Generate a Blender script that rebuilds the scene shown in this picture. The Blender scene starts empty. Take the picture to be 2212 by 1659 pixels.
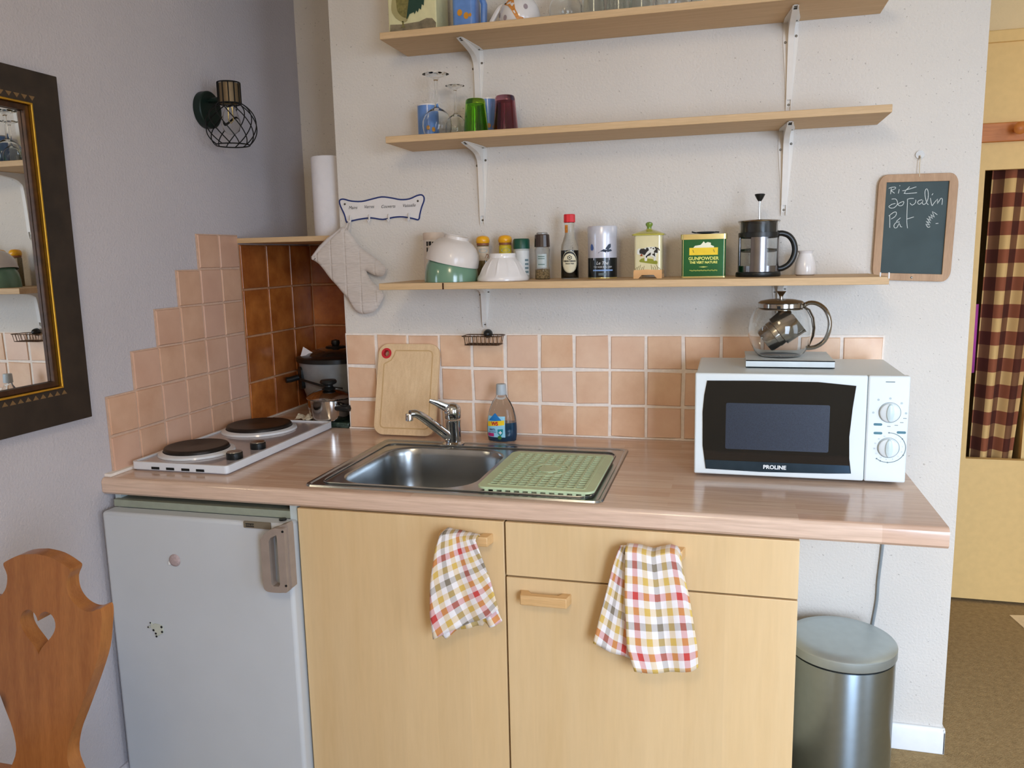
import bpy, bmesh, math, random
from mathutils import Vector, Matrix
from mathutils.geometry import tessellate_polygon
random.seed(7)
PI = math.pi
scene = bpy.context.scene
COL = scene.collection

# ------------------------------------------------------------------ camera
cam_d = bpy.data.cameras.new('camera'); cam = bpy.data.objects.new('camera', cam_d); COL.objects.link(cam)
rt = Vector((0.96612215, 0.25718091, -0.02158651)); up = Vector((-0.01976132, 0.15711122, 0.98738319)); fw = Vector((-0.25732759, 0.95350619, -0.15687086))
cam.matrix_world = Matrix(((rt.x, up.x, -fw.x, 1.53813521), (rt.y, up.y, -fw.y, -2.32698534), (rt.z, up.z, -fw.z, 1.41467237), (0, 0, 0, 1)))
cam_d.sensor_width = 36; cam_d.lens = 1739.8981 * 36 / 2212; cam_d.clip_start = 0.05
scene.camera = cam

# ------------------------------------------------------------------ light
w = bpy.data.worlds.new('world'); scene.world = w; w.use_nodes = True
w.node_tree.nodes['Background'].inputs[0].default_value = (0.6, 0.75, 1.0, 1)
w.node_tree.nodes['Background'].inputs[1].default_value = 1.0
def area(name, loc, direction, sx, sy, power, col, spread=180):
    l = bpy.data.lights.new(name, 'AREA'); l.shape = 'RECTANGLE'; l.size = sx; l.size_y = sy; l.energy = power; l.color = col
    o = bpy.data.objects.new(name, l); COL.objects.link(o); o.location = loc
    l.spread = math.radians(spread)
    o.rotation_euler = Vector(direction).to_track_quat('-Z', 'Y').to_euler(); return o
# daylight entering through the balcony window behind the camera
area('window_daylight', (2.95, -3.50, 1.16), (-0.16, 1, -0.52), 1.0, 1.76, 60, (0.66, 0.80, 1.0), 112)
area('side_fill_light', (4.14, -2.2, 1.3), (-1, 0.25, -0.3), 1.0, 1.4, 16, (0.72, 0.84, 1.0), 140)  # added blue fill from the right, no window seen on that side
# added warm fill for the hall, where no lamp is seen
hl = bpy.data.lights.new('hall_warm_fill', 'POINT'); hl.energy = 6; hl.color = (1.0, 0.86, 0.62); hl.shadow_soft_size = 0.12
ho = bpy.data.objects.new('hall_warm_fill', hl); COL.objects.link(ho); ho.location = (3.3, 0.1, 2.1)
# added warm fill for the upper walls, unseen behind the camera
rl = bpy.data.lights.new('room_warm_fill', 'POINT'); rl.energy = 33; rl.color = (1.0, 0.80, 0.56); rl.shadow_soft_size = 0.2
ro = bpy.data.objects.new('room_warm_fill', rl); COL.objects.link(ro); ro.location = (1.3, -2.6, 2.3)
vs = scene.view_settings
vs.view_transform = 'Standard'; vs.look = 'None'; vs.gamma = 1.0; vs.use_curve_mapping = False; vs.exposure = -0.04
try:
    scene.cycles.max_bounces = 12; scene.cycles.transmission_bounces = 12; scene.cycles.transparent_max_bounces = 12
    scene.cycles.caustics_refractive = True
except Exception: pass

# ------------------------------------------------------------------ materials
def S(r, g, b):
    f = lambda c: (c / 255 / 12.92) if c / 255 <= 0.04045 else ((c / 255 + 0.055) / 1.055) ** 2.4
    return (f(r), f(g), f(b), 1)
MATS = {}
def base_mat(name):
    m = bpy.data.materials.new(name); m.use_nodes = True; nt = m.node_tree
    return m, nt, nt.nodes['Principled BSDF']
def lk(nt, a, b): nt.links.new(a, b)
def node(nt, t, **kw):
    n = nt.nodes.new(t)
    for k, v in kw.items(): setattr(n, k, v)
    return n
def coords(nt, scale=(1, 1, 1), rot=(0, 0, 0), kind='Object'):
    tc = node(nt, 'ShaderNodeTexCoord'); mp = node(nt, 'ShaderNodeMapping')
    mp.inputs['Scale'].default_value = scale; mp.inputs['Rotation'].default_value = rot
    lk(nt, tc.outputs[kind], mp.inputs[0]); return mp.outputs[0]
def noise(nt, vec, scale, detail=3, rough=.5):
    n = node(nt, 'ShaderNodeTexNoise'); n.inputs['Scale'].default_value = scale; n.inputs['Detail'].default_value = detail; n.inputs['Roughness'].default_value = rough
    if vec is not None: lk(nt, vec, n.inputs['Vector'])
    return n.outputs['Fac']
def ramp(nt, fac, stops, interp='LINEAR'):
    r = node(nt, 'ShaderNodeValToRGB'); r.color_ramp.interpolation = interp
    e = r.color_ramp.elements
    while len(e) > 1: e.remove(e[-1])
    e[0].position = stops[0][0]; e[0].color = stops[0][1]
    for p, c in stops[1:]:
        x = e.new(p); x.color = c
    lk(nt, fac, r.inputs[0]); return r.outputs[0]
def mixc(nt, fac, a, b, blend='MIX'):
    m = node(nt, 'ShaderNodeMix', data_type='RGBA', blend_type=blend)
    for i, v in ((0, fac), (6, a), (7, b)):
        if isinstance(v, (int, float, tuple)): m.inputs[i].default_value = v
        else: lk(nt, v, m.inputs[i])
    return m.outputs[2]
def bump(nt, b, h, strength=.3, dist=.002):
    n = node(nt, 'ShaderNodeBump'); n.inputs['Strength'].default_value = strength; n.inputs['Distance'].default_value = dist
    lk(nt, h, n.inputs['Height']); lk(nt, n.outputs[0], b.inputs['Normal'])
def mat(name, c, rough=.5, metal=0, trans=0, ior=1.45, coat=0, var=.06, vs_=40, bmp=0, bs=200, sheen=0):
    if name in MATS: return MATS[name]
    m, nt, b = base_mat(name)
    col = S(*c) if len(c) == 3 else c
    v = coords(nt)
    f = noise(nt, v, vs_)
    lo = tuple(x * (1 - var) for x in col[:3]) + (1,); hi = tuple(min(1, x * (1 + var)) for x in col[:3]) + (1,)
    lk(nt, ramp(nt, f, [(.3, lo), (.7, hi)]), b.inputs['Base Color'])
    b.inputs['Roughness'].default_value = rough; b.inputs['Metallic'].default_value = metal
    b.inputs['Transmission Weight'].default_value = trans; b.inputs['IOR'].default_value = ior
    b.inputs['Coat Weight'].default_value = coat; b.inputs['Coat Roughness'].default_value = .08
    if sheen: b.inputs['Sheen Weight'].default_value = sheen
    if bmp: bump(nt, b, noise(nt, v, bs), bmp)
    MATS[name] = m; return m
def wood(name, c1, c2, stretch=(1, 14, 14), sc=5, rough=.5, coat=0, knots=False, planks=None, fineamt=.25):
    if name in MATS: return MATS[name]
    m, nt, b = base_mat(name)
    v = coords(nt, stretch)
    f = noise(nt, v, sc, 6, .6)
    base = ramp(nt, f, [(.32, S(*c1)), (.68, S(*c2))])
    fine = noise(nt, coords(nt, tuple(s * 3 for s in stretch)), sc * 3, 3)
    base = mixc(nt, fineamt, base, ramp(nt, fine, [(.3, S(*[x * .82 for x in c1])), (.7, S(*c2))]))
    if planks:
        sep = node(nt, 'ShaderNodeSeparateXYZ'); lk(nt, coords(nt), sep.inputs[0])
        mu = node(nt, 'ShaderNodeMath', operation='MULTIPLY'); mu.inputs[1].default_value = 1 / planks[1]; lk(nt, sep.outputs[planks[0]], mu.inputs[0])
        fl = node(nt, 'ShaderNodeMath', operation='FLOOR'); lk(nt, mu.outputs[0], fl.inputs[0])
        wn = node(nt, 'ShaderNodeTexWhiteNoise', noise_dimensions='1D'); lk(nt, fl.outputs[0], wn.inputs['W'])
        base = mixc(nt, 1.0, base, ramp(nt, wn.outputs[0], [(0, (planks[2],) * 3 + (1,)), (1, (1, 1, 1, 1))]), 'MULTIPLY')
    if knots:
        vo = node(nt, 'ShaderNodeTexVoronoi', feature='F1', voronoi_dimensions='2D'); vo.inputs['Scale'].default_value = 6.2
        lk(nt, coords(nt, (1, 1, .6), (PI / 2, 0, 0)), vo.inputs['Vector'])
        base = mixc(nt, ramp(nt, vo.outputs['Distance'], [(.05, (.8,) * 3 + (1,)), (.12, (0, 0, 0, 1))]), base, S(*[x * .5 for x in c1]))
    lk(nt, base, b.inputs['Base Color']); b.inputs['Roughness'].default_value = rough; b.inputs['Coat Weight'].default_value = coat
    b.inputs['Coat Roughness'].default_value = .2
    bump(nt, b, fine, .08, .0005)
    MATS[name] = m; return m
def plaster(name, c, sc=150, st=.6, dist=.0035, specks=True):
    m, nt, b = base_mat(name)
    v = coords(nt)
    col = ramp(nt, noise(nt, v, 3, 4), [(.3, S(*[x * .97 for x in c])), (.7, S(*c))])
    if specks:
        sp = ramp(nt, noise(nt, v, 130, 2, .4), [(.70, (0, 0, 0, 1)), (.74, (.45, .45, .45, 1))])
        col = mixc(nt, sp, col, S(110, 100, 92))
    lk(nt, col, b.inputs['Base Color']); b.inputs['Roughness'].default_value = .9
    bump(nt, b, noise(nt, v, sc, 3, .6), st, dist)
    MATS[name] = m; return m
def tile_mat(name, c1, c2, c3, rough, sc=9, spec=.5):
    m, nt, b = base_mat(name)
    at = node(nt, 'ShaderNodeAttribute', attribute_name='tint')
    v = coords(nt)
    cloud = ramp(nt, noise(nt, v, sc, 5, .6), [(.3, S(*c1)), (.7, S(*c2))])
    col = mixc(nt, ramp(nt, at.outputs['Fac'], [(0, (0, 0, 0, 1)), (1, (.75, .75, .75, 1))]), cloud, S(*c3))
    lk(nt, col, b.inputs['Base Color']); b.inputs['Roughness'].default_value = rough
    bump(nt, b, noise(nt, v, 35, 2), .25, .002)
    MATS[name] = m; return m
def stripes(name, cols, period, second=None, mixf=.5, blend='MIX'):
    """woven check from UV: warp + weft"""
    m, nt, b = base_mat(name)
    sep = node(nt, 'ShaderNodeSeparateXYZ'); lk(nt, coords(nt, (1 / period, 1 / period, 1), kind='UV'), sep.inputs[0])
    outs = []
    for ax, cc in ((0, cols), (1, second or cols)):
        fr = node(nt, 'ShaderNodeMath', operation='FRACT'); lk(nt, sep.outputs[ax], fr.inputs[0])
        outs.append(ramp(nt, fr.outputs[0], [(i / len(cc), S(*c)) for i, c in enumerate(cc)], 'CONSTANT'))
    lk(nt, mixc(nt, mixf, outs[0], outs[1], blend), b.inputs['Base Color'])
    b.inputs['Roughness'].default_value = .95
    bump(nt, b, noise(nt, coords(nt), 500, 2), .3, .0006)
    MATS[name] = m; return m

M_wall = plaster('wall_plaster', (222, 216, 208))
M_walll = plaster('wall_plaster_left', (198, 193, 198), specks=False)  # plaster copy darkened and cooled, duller light on this wall put into colour
M_ceil = plaster('ceiling_paint', (225, 222, 215), specks=False, st=.2)
M_hallw = plaster('hall_plaster', (236, 212, 168), specks=False, st=.4)
M_yellow = mat('yellow_paint', (234, 198, 132), .55, var=.03, bmp=.1, bs=60)
M_white = mat('white_paint', (232, 234, 235), .45, var=.02)
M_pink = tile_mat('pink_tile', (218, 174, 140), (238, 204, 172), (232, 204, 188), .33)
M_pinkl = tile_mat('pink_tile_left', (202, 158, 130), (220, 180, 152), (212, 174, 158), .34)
M_brown = tile_mat('brown_tile', (146, 76, 30), (206, 126, 58), (132, 76, 46), .20, 11)
M_grout = mat('grout', (240, 230, 220), .9, var=.06, vs_=90, bmp=.4)
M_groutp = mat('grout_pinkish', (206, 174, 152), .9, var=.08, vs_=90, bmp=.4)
M_groutb = mat('grout_brown', (186, 140, 104), .9, var=.12, vs_=60)
M_birch = wood('birch_front', (219, 187, 138), (226, 197, 152), (7, 7, .6), 2.0, .40, planks=(0, .083, .95), fineamt=.10)
M_birchh = wood('birch_handle', (206, 164, 110), (226, 186, 132), (.8, 14, 14), 6, .45)
M_pine = wood('pine_shelf', (200, 166, 122), (216, 184, 142), (.9, 16, 16), 4, .6)
M_chair = wood('honey_pine', (150, 90, 42), (178, 116, 60), (12, 12, .8), 4, .38, coat=.25, knots=True, planks=(0, .062, .88))
M_rack = wood('orange_pine', (190, 108, 44), (212, 132, 62), (.9, 14, 14), 5, .45)
M_board = wood('bamboo', (222, 188, 144), (236, 206, 164), (18, 18, .8), 6, .55)
M_boardd = mat('bamboo_groove', (204, 168, 120), .6)
M_slatew = wood('slate_frame_wood', (168, 132, 98), (190, 154, 120), (8, 8, 1), 6, .6)
M_steel = mat('brushed_steel', (150, 150, 148), .3, 1, var=.05, vs_=12)
M_steelb = mat('bin_steel', (172, 190, 204), .34, 1, var=.03)
_b = M_steelb.node_tree.nodes['Principled BSDF']; _b.inputs['Anisotropic'].default_value = .9; _b.inputs['Anisotropic Rotation'].default_value = .25
_t = M_steelb.node_tree.nodes.new('ShaderNodeTangent'); _t.direction_type = 'RADIAL'; _t.axis = 'Z'; M_steelb.node_tree.links.new(_t.outputs[0], _b.inputs['Tangent'])
M_steeld = mat('sink_steel', (168, 172, 174), .26, 1, var=.10, vs_=14, bmp=.05, bs=30)
M_chrome = mat('chrome', (205, 208, 210), .07, 1, var=.01)
M_wirem = mat('dull_wire', (120, 100, 84), .35, 1)
M_black = mat('black_plastic', (22, 24, 24), .35, var=.1)
M_blackm = mat('black_metal', (22, 24, 24), .5, .3)
M_iron = mat('hotplate_iron', (50, 44, 40), .42, .6, var=.12, vs_=70)
M_glass = mat('clear_glass', (250, 252, 252), .0, trans=1, var=0, ior=1.38)
M_enam = mat('white_enamel', (222, 226, 232), .2, coat=.4, var=.02)
M_enamg = mat('grey_enamel', (172, 164, 168), .18, coat=.5, var=.03)
M_whiteg = mat('white_ceramic', (226, 222, 220), .22, coat=.3, var=.02)
M_appl = mat('white_appliance', (220, 228, 230), .35, var=.015, vs_=8)
M_frid = mat('fridge_enamel_shaded', (198, 203, 208), .3, var=.02, vs_=8)  # white enamel greyed, so the colour carries the shade on the door
M_paper = mat('paper', (236, 234, 238), .9, var=.02, bmp=.4, bs=300)
M_red = mat('red_plastic', (200, 34, 48), .4)
M_dark = mat('dark_void', (14, 14, 14), .8)
M_navy = mat('navy_print', (28, 48, 110), .35)
M_inkk = mat('black_print', (24, 24, 26), .5)
M_gold = mat('gold', (212, 164, 60), .28, .9, var=.1)
M_goldt = mat('gold_tin', (224, 206, 140), .25, .8)
M_screw = mat('screw_metal', (110, 106, 98), .4, 1)
M_mirror = mat('mirror_silver', (236, 238, 236), .01, 1, var=0)

# counter laminate: glued strips
def counter_mat():
    m, nt, b = base_mat('beech_laminate')
    br = node(nt, 'ShaderNodeTexBrick'); br.offset = .37; br.offset_frequency = 2
    for k, v in dict(Scale=1, **{'Mortar Size': 0, 'Brick Width': .42, 'Row Height': .034, 'Bias': 0}).items(): br.inputs[k].default_value = v
    br.inputs['Color1'].default_value = S(212, 180, 158); br.inputs['Color2'].default_value = S(226, 200, 180)
    lk(nt, coords(nt), br.inputs['Vector'])
    g = noise(nt, coords(nt, (1.2, 22, 22)), 7, 5, .6)
    col = mixc(nt, 1., br.outputs['Color'], ramp(nt, g, [(.3, (.80, .77, .75, 1)), (.65, (1, 1, 1, 1))]), 'MULTIPLY')
    lk(nt, col, b.inputs['Base Color']); b.inputs['Roughness'].default_value = .17
    return m
M_counter = counter_mat()
def carpet():
    m, nt, b = base_mat('carpet')
    v = coords(nt)
    lk(nt, ramp(nt, noise(nt, v, 60, 6, .8), [(.3, S(136, 112, 74)), (.7, S(178, 152, 108))]), b.inputs['Base Color'])
    b.inputs['Roughness'].default_value = 1; bump(nt, b, noise(nt, v, 260, 3), .8, .004); return m
M_carpet = carpet()
W_, Y_, R_, B_ = (238, 234, 236), (214, 180, 96), (200, 74, 70), (134, 124, 108)
M_check = stripes('checked_cotton', [R_, W_, Y_, W_, B_, W_, Y_, W_], .115)
M_curt = stripes('checked_curtain', [(250, 244, 238), (138, 112, 112)], .105, second=[(226, 192, 132), (150, 88, 62)], mixf=1.0, blend='MULTIPLY')
def marble():
    m, nt, b = base_mat('green_marble')
    lk(nt, ramp(nt, noise(nt, coords(nt), 40, 8, .75), [(.4, S(16, 28, 22)), (.6, S(52, 72, 60)), (.72, S(150, 160, 150))]), b.inputs['Base Color'])
    b.inputs['Roughness'].default_value = .15; return m
M_marble = marble()

# ------------------------------------------------------------------ mesh builder
class MB:
    def __init__(s, org=(0, 0, 0), rz=0, M=None):
        s.T = M if M is not None else Matrix.Translation(org) @ Matrix.Rotation(rz, 4, 'Z')
        s.v = []; s.f = []; s.m = []; s.t = []; s.uv = None
    def add(s, vs, fs, mi=0, tint=0.0):
        n = len(s.v); s.v += [s.T @ Vector(p) for p in vs]
        for f in fs: s.f.append([n + i for i in f]); s.m.append(mi); s.t.append(tint)
        return s
    def box(s, x0, x1, y0, y1, z0, z1, mi=0):
        return s.add([(x, y, z) for z in (z0, z1) for y in (y0, y1) for x in (x0, x1)],
                     [(0, 2, 3, 1), (4, 5, 7, 6), (0, 1, 5, 4), (2, 6, 7, 3), (0, 4, 6, 2), (1, 3, 7, 5)], mi)
    def prism(s, pts, d0, d1, plane='xz', hole=None, mi=0, shear=None):
        P = {'xz': lambda a, b, d: (a, d, b), 'xy': lambda a, b, d: (a, b, d), 'yz': lambda a, b, d: (d, a, b)}[plane]
        loops = [pts] + ([hole] if hole else [])
        flat = [p for l in loops for p in l]
        tris = tessellate_polygon([[Vector((p[0], p[1], 0)) for p in l] for l in loops])
        N = len(flat); vs = [P(a, b, d0) for a, b in flat] + [P(a, b, d1) for a, b in flat]
        if shear: vs = [shear(*v) for v in vs]
        fs = [tuple(t) for t in tris] + [tuple(i + N for i in reversed(t)) for t in tris]
        o = 0
        for l in loops:
            k = len(l)
            for i in range(k):
                a, b = o + i, o + (i + 1) % k; fs.append((a, b, b + N, a + N))
            o += k
        return s.add(vs, fs, mi)
    def rings(s, rings, cap0=True, cap1=True, closed=False, mi=0):
        n = len(rings[0]); vs = [p for r in rings for p in r]; fs = []
        R = len(rings)
        for i in range(R if closed else R - 1):
            for j in range(n):
                a = i * n + j; b = i * n + (j + 1) % n; c = ((i + 1) % R) * n + (j + 1) % n; d = ((i + 1) % R) * n + j
                fs.append((a, b, c, d))
        if not closed:
            if cap0: fs.append(tuple(range(n))[::-1])
            if cap1: fs.append(tuple((R - 1) * n + j for j in range(n)))
        return s.add(vs, fs, mi)
    def lathe(s, prof, n=36, c=(0, 0, 0), sy=1, sx=1, cap0=True, cap1=True, closed=False, mi=0, R=None):
        rg = []
        for r, z in prof:
            r = max(r, 1e-5); ring = [(sx * r * math.cos(2 * PI * j / n), sy * r * math.sin(2 * PI * j / n), z) for j in range(n)]
            if R is not None: ring = [tuple(R @ Vector(p)) for p in ring]
            rg.append([(p[0] + c[0], p[1] + c[1], p[2] + c[2]) for p in ring])
        return s.rings(rg, cap0, cap1, closed, mi)
    def tube(s, pts, r, n=8, closed=False, mi=0, flat=1.0, caps=True):
        P = [Vector(p) for p in pts]; K = len(P); rg = []; nrm = None
        rr = r if isinstance(r, (list, tuple)) else [r] * K
        for i in range(K):
            if closed: t = (P[(i + 1) % K] - P[i - 1])
            else: t = P[min(i + 1, K - 1)] - P[max(i - 1, 0)]
            t = t.normalized() if t.length > 1e-9 else Vector((0, 0, 1))
            if nrm is None:
                nrm = t.orthogonal().normalized() if abs(t.y) > .95 else (Vector((0, 1, 0)) - t * t.y).normalized()
            else: nrm = (nrm - t * nrm.dot(t)).normalized()
            bn = t.cross(nrm)
            rg.append([tuple(P[i] + (nrm * math.cos(2 * PI * j / n) * flat + bn * math.sin(2 * PI * j / n)) * rr[i]) for j in range(n)])
        return s.rings(rg, caps, caps, closed, mi)
    def sheet(s, fn, nu, nv, mi=0, uvs=None):
        vs = [fn(i / nu, j / nv) for j in range(nv + 1) for i in range(nu + 1)]
        fs = [(j * (nu + 1) + i, j * (nu + 1) + i + 1, (j + 1) * (nu + 1) + i + 1, (j + 1) * (nu + 1) + i) for j in range(nv) for i in range(nu)]
        if uvs:
            s.uv = (s.uv or []) + [uvs(i / nu, j / nv) for j in range(nv + 1) for i in range(nu + 1)]
        return s.add(vs, fs, mi)
    def text(s, txt, size, fn, align='CENTER', shear=0, bold=0, mi=0, spacing=1.0):
        cu = bpy.data.curves.new('t', 'FONT'); cu.body = txt; cu.size = size; cu.align_x = align; cu.shear = shear; cu.offset = bold
        cu.space_character = spacing; cu.resolution_u = 3
        o = bpy.data.objects.new('t', cu); COL.objects.link(o)
        me = bpy.data.meshes.new_from_object(o.evaluated_get(bpy.context.evaluated_depsgraph_get()))
        s.add([fn(v.co.x, v.co.y) for v in me.vertices], [tuple(p.vertices) for p in me.polygons], mi)
        bpy.data.objects.remove(o); bpy.data.curves.remove(cu); bpy.data.meshes.remove(me)
        return s
    def build(s, name, mats, parent=None, smooth=40, bevel=0, seg=2, solid=0, flip=False, soff=0, sub=0):
        me = bpy.data.meshes.new(name); po = Vector((0, 0, 0))
        if parent is not None:
            q = parent
            while q is not None: po += q.location; q = q.parent
        me.from_pydata([tuple(v - po) for v in s.v], [], s.f)
        mats = mats if isinstance(mats, (list, tuple)) else [mats]
        for m in mats: me.materials.append(m)
        for p, mi in zip(me.polygons, s.m): p.material_index = mi
        if any(s.t):
            a = me.attributes.new('tint', 'FLOAT', 'FACE')
            for i, t in enumerate(s.t): a.data[i].value = t
        if s.uv:
            ul = me.uv_layers.new(name='UVMap')
            for l in me.loops: ul.data[l.index].uv = s.uv[l.vertex_index]
        bm = bmesh.new(); bm.from_mesh(me)
        if not s.uv: bmesh.ops.recalc_face_normals(bm, faces=bm.faces)
        bm.to_mesh(me); bm.free()
        if smooth:
            for p in me.polygons: p.use_smooth = True
            me.set_sharp_from_angle(angle=math.radians(smooth))
        o = bpy.data.objects.new(name, me); COL.objects.link(o)
        if parent is not None: o.parent = parent
        if sub:
            md = o.modifiers.new('sub', 'SUBSURF'); md.levels = md.render_levels = sub
        if solid:
            md = o.modifiers.new('solid', 'SOLIDIFY'); md.thickness = solid; md.offset = soff
        if bevel:
            md = o.modifiers.new('bevel', 'BEVEL'); md.width = bevel; md.segments = seg; md.limit_method = 'ANGLE'; md.angle_limit = math.radians(40)
        return o
def tag(o, label, cat, group=None):
    o['label'] = label; o['category'] = cat
    if group: o['group'] = group
    return o
def thing(name, label, cat, loc, group=None):
    o = bpy.data.objects.new(name, None); COL.objects.link(o); o.location = loc; o.empty_display_size = .05
    return tag(o, label, cat, group)
def struct(o): o['kind'] = 'structure'; return o
def lab(o, l): o['label'] = l; return o
def copy_tree(o, parent=None):
    c = o.copy(); COL.objects.link(c); c.parent = parent
    for ch in list(o.children): copy_tree(ch, c)
    return c
def rrect(x0, x1, z0, z1, r, n=6):
    out = []
    for cx, cz, a in ((x1 - r, z1 - r, 0), (x0 + r, z1 - r, 90), (x0 + r, z0 + r, 180), (x1 - r, z0 + r, 270)):
        for i in range(n + 1):
            t = math.radians(a + 90 * i / n); out.append((cx + r * math.cos(t), cz + r * math.sin(t)))
    return out
def circ(cx, cz, r, n=24, sz=1): return [(cx + r * math.cos(2 * PI * i / n), cz + r * sz * math.sin(2 * PI * i / n)) for i in range(n)]
def smoothpts(pts, k=4, closed=True):
    out = []; n = len(pts)
    for i in range(n if closed else n - 1):
        p = [Vector(pts[(i + j) % n] if closed else pts[min(max(i + j, 0), n - 1)]) for j in (-1, 0, 1, 2)]
        for q in range(k):
            t = q / k
            out.append(tuple(.5 * ((2 * p[1]) + (p[2] - p[0]) * t + (2 * p[0] - 5 * p[1] + 4 * p[2] - p[3]) * t * t + (3 * p[1] - p[0] - 3 * p[2] + p[3]) * t ** 3)))
    if not closed: out.append(tuple(pts[-1]))
    return out
def inset(pts, d):
    n = len(pts); A = sum(pts[i][0] * pts[(i + 1) % n][1] - pts[(i + 1) % n][0] * pts[i][1] for i in range(n)); sg = 1 if A > 0 else -1
    out = []
    for i in range(n):
        a, b, c = Vector(pts[i - 1][:2]), Vector(pts[i][:2]), Vector(pts[(i + 1) % n][:2])
        t = (c - a); t = t.normalized() if t.length > 1e-9 else Vector((1, 0))
        nr = Vector((-t.y, t.x)) * sg; q = b + nr * d; out.append((q.x, q.y))
    return out

H = 0.8777
XE, XR = 0.368, 2.145     # left and right end of the kitchen wall
# ================================================================== SETTING
struct(MB().box(-.3, 4.4, -3.7, 3.2, -.1, 0).build('floor', M_carpet))
struct(MB().box(-.3, 4.4, -3.7, 3.2, 2.5, 2.6).build('ceiling', M_ceil))
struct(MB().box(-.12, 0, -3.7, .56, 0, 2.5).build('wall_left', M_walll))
struct(MB().box(XE, XR, 0, .56, 0, 2.5).build('wall_back', M_wall))
struct(MB().box(0, XE, .46, .56, 0, 2.5).build('wall_niche', M_wall))
# rear wall behind the camera with the balcony window opening
rw = MB(); rw.box(0, 2.4, -3.65, -3.55, 0, 2.5); rw.box(3.5, 4.2, -3.65, -3.55, 0, 2.5); rw.box(2.4, 3.5, -3.65, -3.55, 2.2, 2.5); rw.box(2.4, 3.5, -3.65, -3.55, 0, .2)
struct(rw.build('wall_rear', M_wall))
wf = MB()
for x in (2.4, 3.44): wf.box(x, x + .06, -3.55, -3.45, .2, 2.2)
wf.box(2.935, 2.965, -3.47, -3.45, .2, 2.2)
for z in (.2, 2.14): wf.box(2.46, 3.44, -3.55, -3.45, z, z + .06)
struct(wf.build('window_1', M_white, bevel=.004))
rwr = MB(); rwr.box(4.2, 4.32, -3.65, -2.75, 0, 2.5); rwr.box(4.2, 4.32, -1.65, 3.2, 0, 2.5); rwr.box(4.2, 4.32, -2.75, -1.65, 0, .55); rwr.box(4.2, 4.32, -2.75, -1.65, 2.1, 2.5)
struct(rwr.build('wall_right', M_ceil))
wf = MB()
for y_ in (-2.75, -1.69): wf.box(4.19, 4.25, y_, y_ + .04, .55, 2.1)
for z in (.55, 2.06): wf.box(4.19, 4.25, -2.71, -1.69, z, z + .04)
struct(wf.build('side_fill_frame', M_white, bevel=.004))  # unseen frame added around the side fill
# hall: yellow partition with an opening, moulding and plaster above
hx0, hx1, hz0, hz1 = 2.452, 3.15, .590, 1.692
hw = MB(); Y = 1.106
hw.box(XR - .3, hx0, Y, Y + .03, .012, 2.14); hw.box(hx0, hx1, Y, Y + .03, .012, hz0); hw.box(hx0, hx1, Y, Y + .03, hz1, 2.14); hw.box(hx1, 4.2, Y, Y + .03, .012, 2.14)
struct(hw.build('wall_hall', M_yellow))
struct(MB().box(XR - .3, 4.2, Y - .012, Y + .03, 2.14, 2.182).build('trim_1', M_yellow, bevel=.003))
struct(MB().box(XR - .3, 4.2, Y + .005, Y + .035, 2.182, 2.5).build('wall_hall_upper', M_hallw))
al = MB(); al.box(XR - .3, 4.2, 2.3, 2.4, 0, 2.5); al.box(XR - .42, XR - .3, .56, 2.4, 0, 2.5)
struct(al.build('wall_alcove', M_hallw))
struct(MB().box(2.66, 2.70, Y + .05, 2.3, 0, 2.5).build('wall_alcove_side', M_yellow))
bb = MB()
bb.prism([(0, 0), (-.014, 0), (-.014, .066), (-.008, .076), (0, .076)], 1.96, XR + .006, 'yz'); bb.box(XR, XR + .006, -.014, .4, 0, .074)
struct(bb.build('baseboard_back', M_white, bevel=.002))
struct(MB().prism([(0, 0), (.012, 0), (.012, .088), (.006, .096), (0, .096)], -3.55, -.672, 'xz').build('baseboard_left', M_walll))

# ================================================================== TILES
def tile(mb, o, eu, ev, en, w_, h_, th=.007, tint=0, j=.0011, gap=.0030):
    """bevelled slab; o corner, eu/ev edge dirs, en outward normal"""
    o, eu, ev, en = map(Vector, (o, eu, ev, en)); g = gap
    c = [(g, g), (w_ - g, g), (w_ - g, h_ - g), (g, h_ - g)]
    c = [(a + random.uniform(-j, j), b + random.uniform(-j, j)) for a, b in c]
    def ring(ins, d):
        return [o + eu * (a + (ins if a < w_ / 2 else -ins)) + ev * (b + (ins if b < h_ / 2 else -ins)) + en * d for a, b in c]
    vs = ring(0, 0) + ring(0, th * .6) + ring(.0022, th)
    fs = [(8, 9, 10, 11)]
    for k in (0, 4):
        for i in range(4): fs.append((k + i, k + (i + 1) % 4, k + 4 + (i + 1) % 4, k + 4 + i))
    mb.add([tuple(v) for v in vs], fs, 0, tint + 1e-4)
p = .105
mb = MB()
for k in range(15):
    for r in range(3):
        z0 = H if r == 0 else H + .0968 + (r - 1) * p; h = .0968 if r == 0 else p
        t = random.random(); t = 0 if t < .5 else (t - .5) * 1.3
        tile(mb, (XE + k * p, -.001, z0), (1, 0, 0), (0, 0, 1), (0, -1, 0), p, h, tint=t, gap=.0046, j=.0019)
mb.box(XE, XE + 15 * p, -.0045, -.0005, H + .0005, H + .3068, 1); mb.box(XE, XR - .2, -.011, -.0005, H + .0005, H + .005, 1)
tag(mb.build('tile_backsplash', [M_pink, M_grout]), 'three rows of square peach pink tiles behind the sink and microwave', 'tiles')
mb = MB(); tops = [2, 3, 4, 5, 6, 6]
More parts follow.
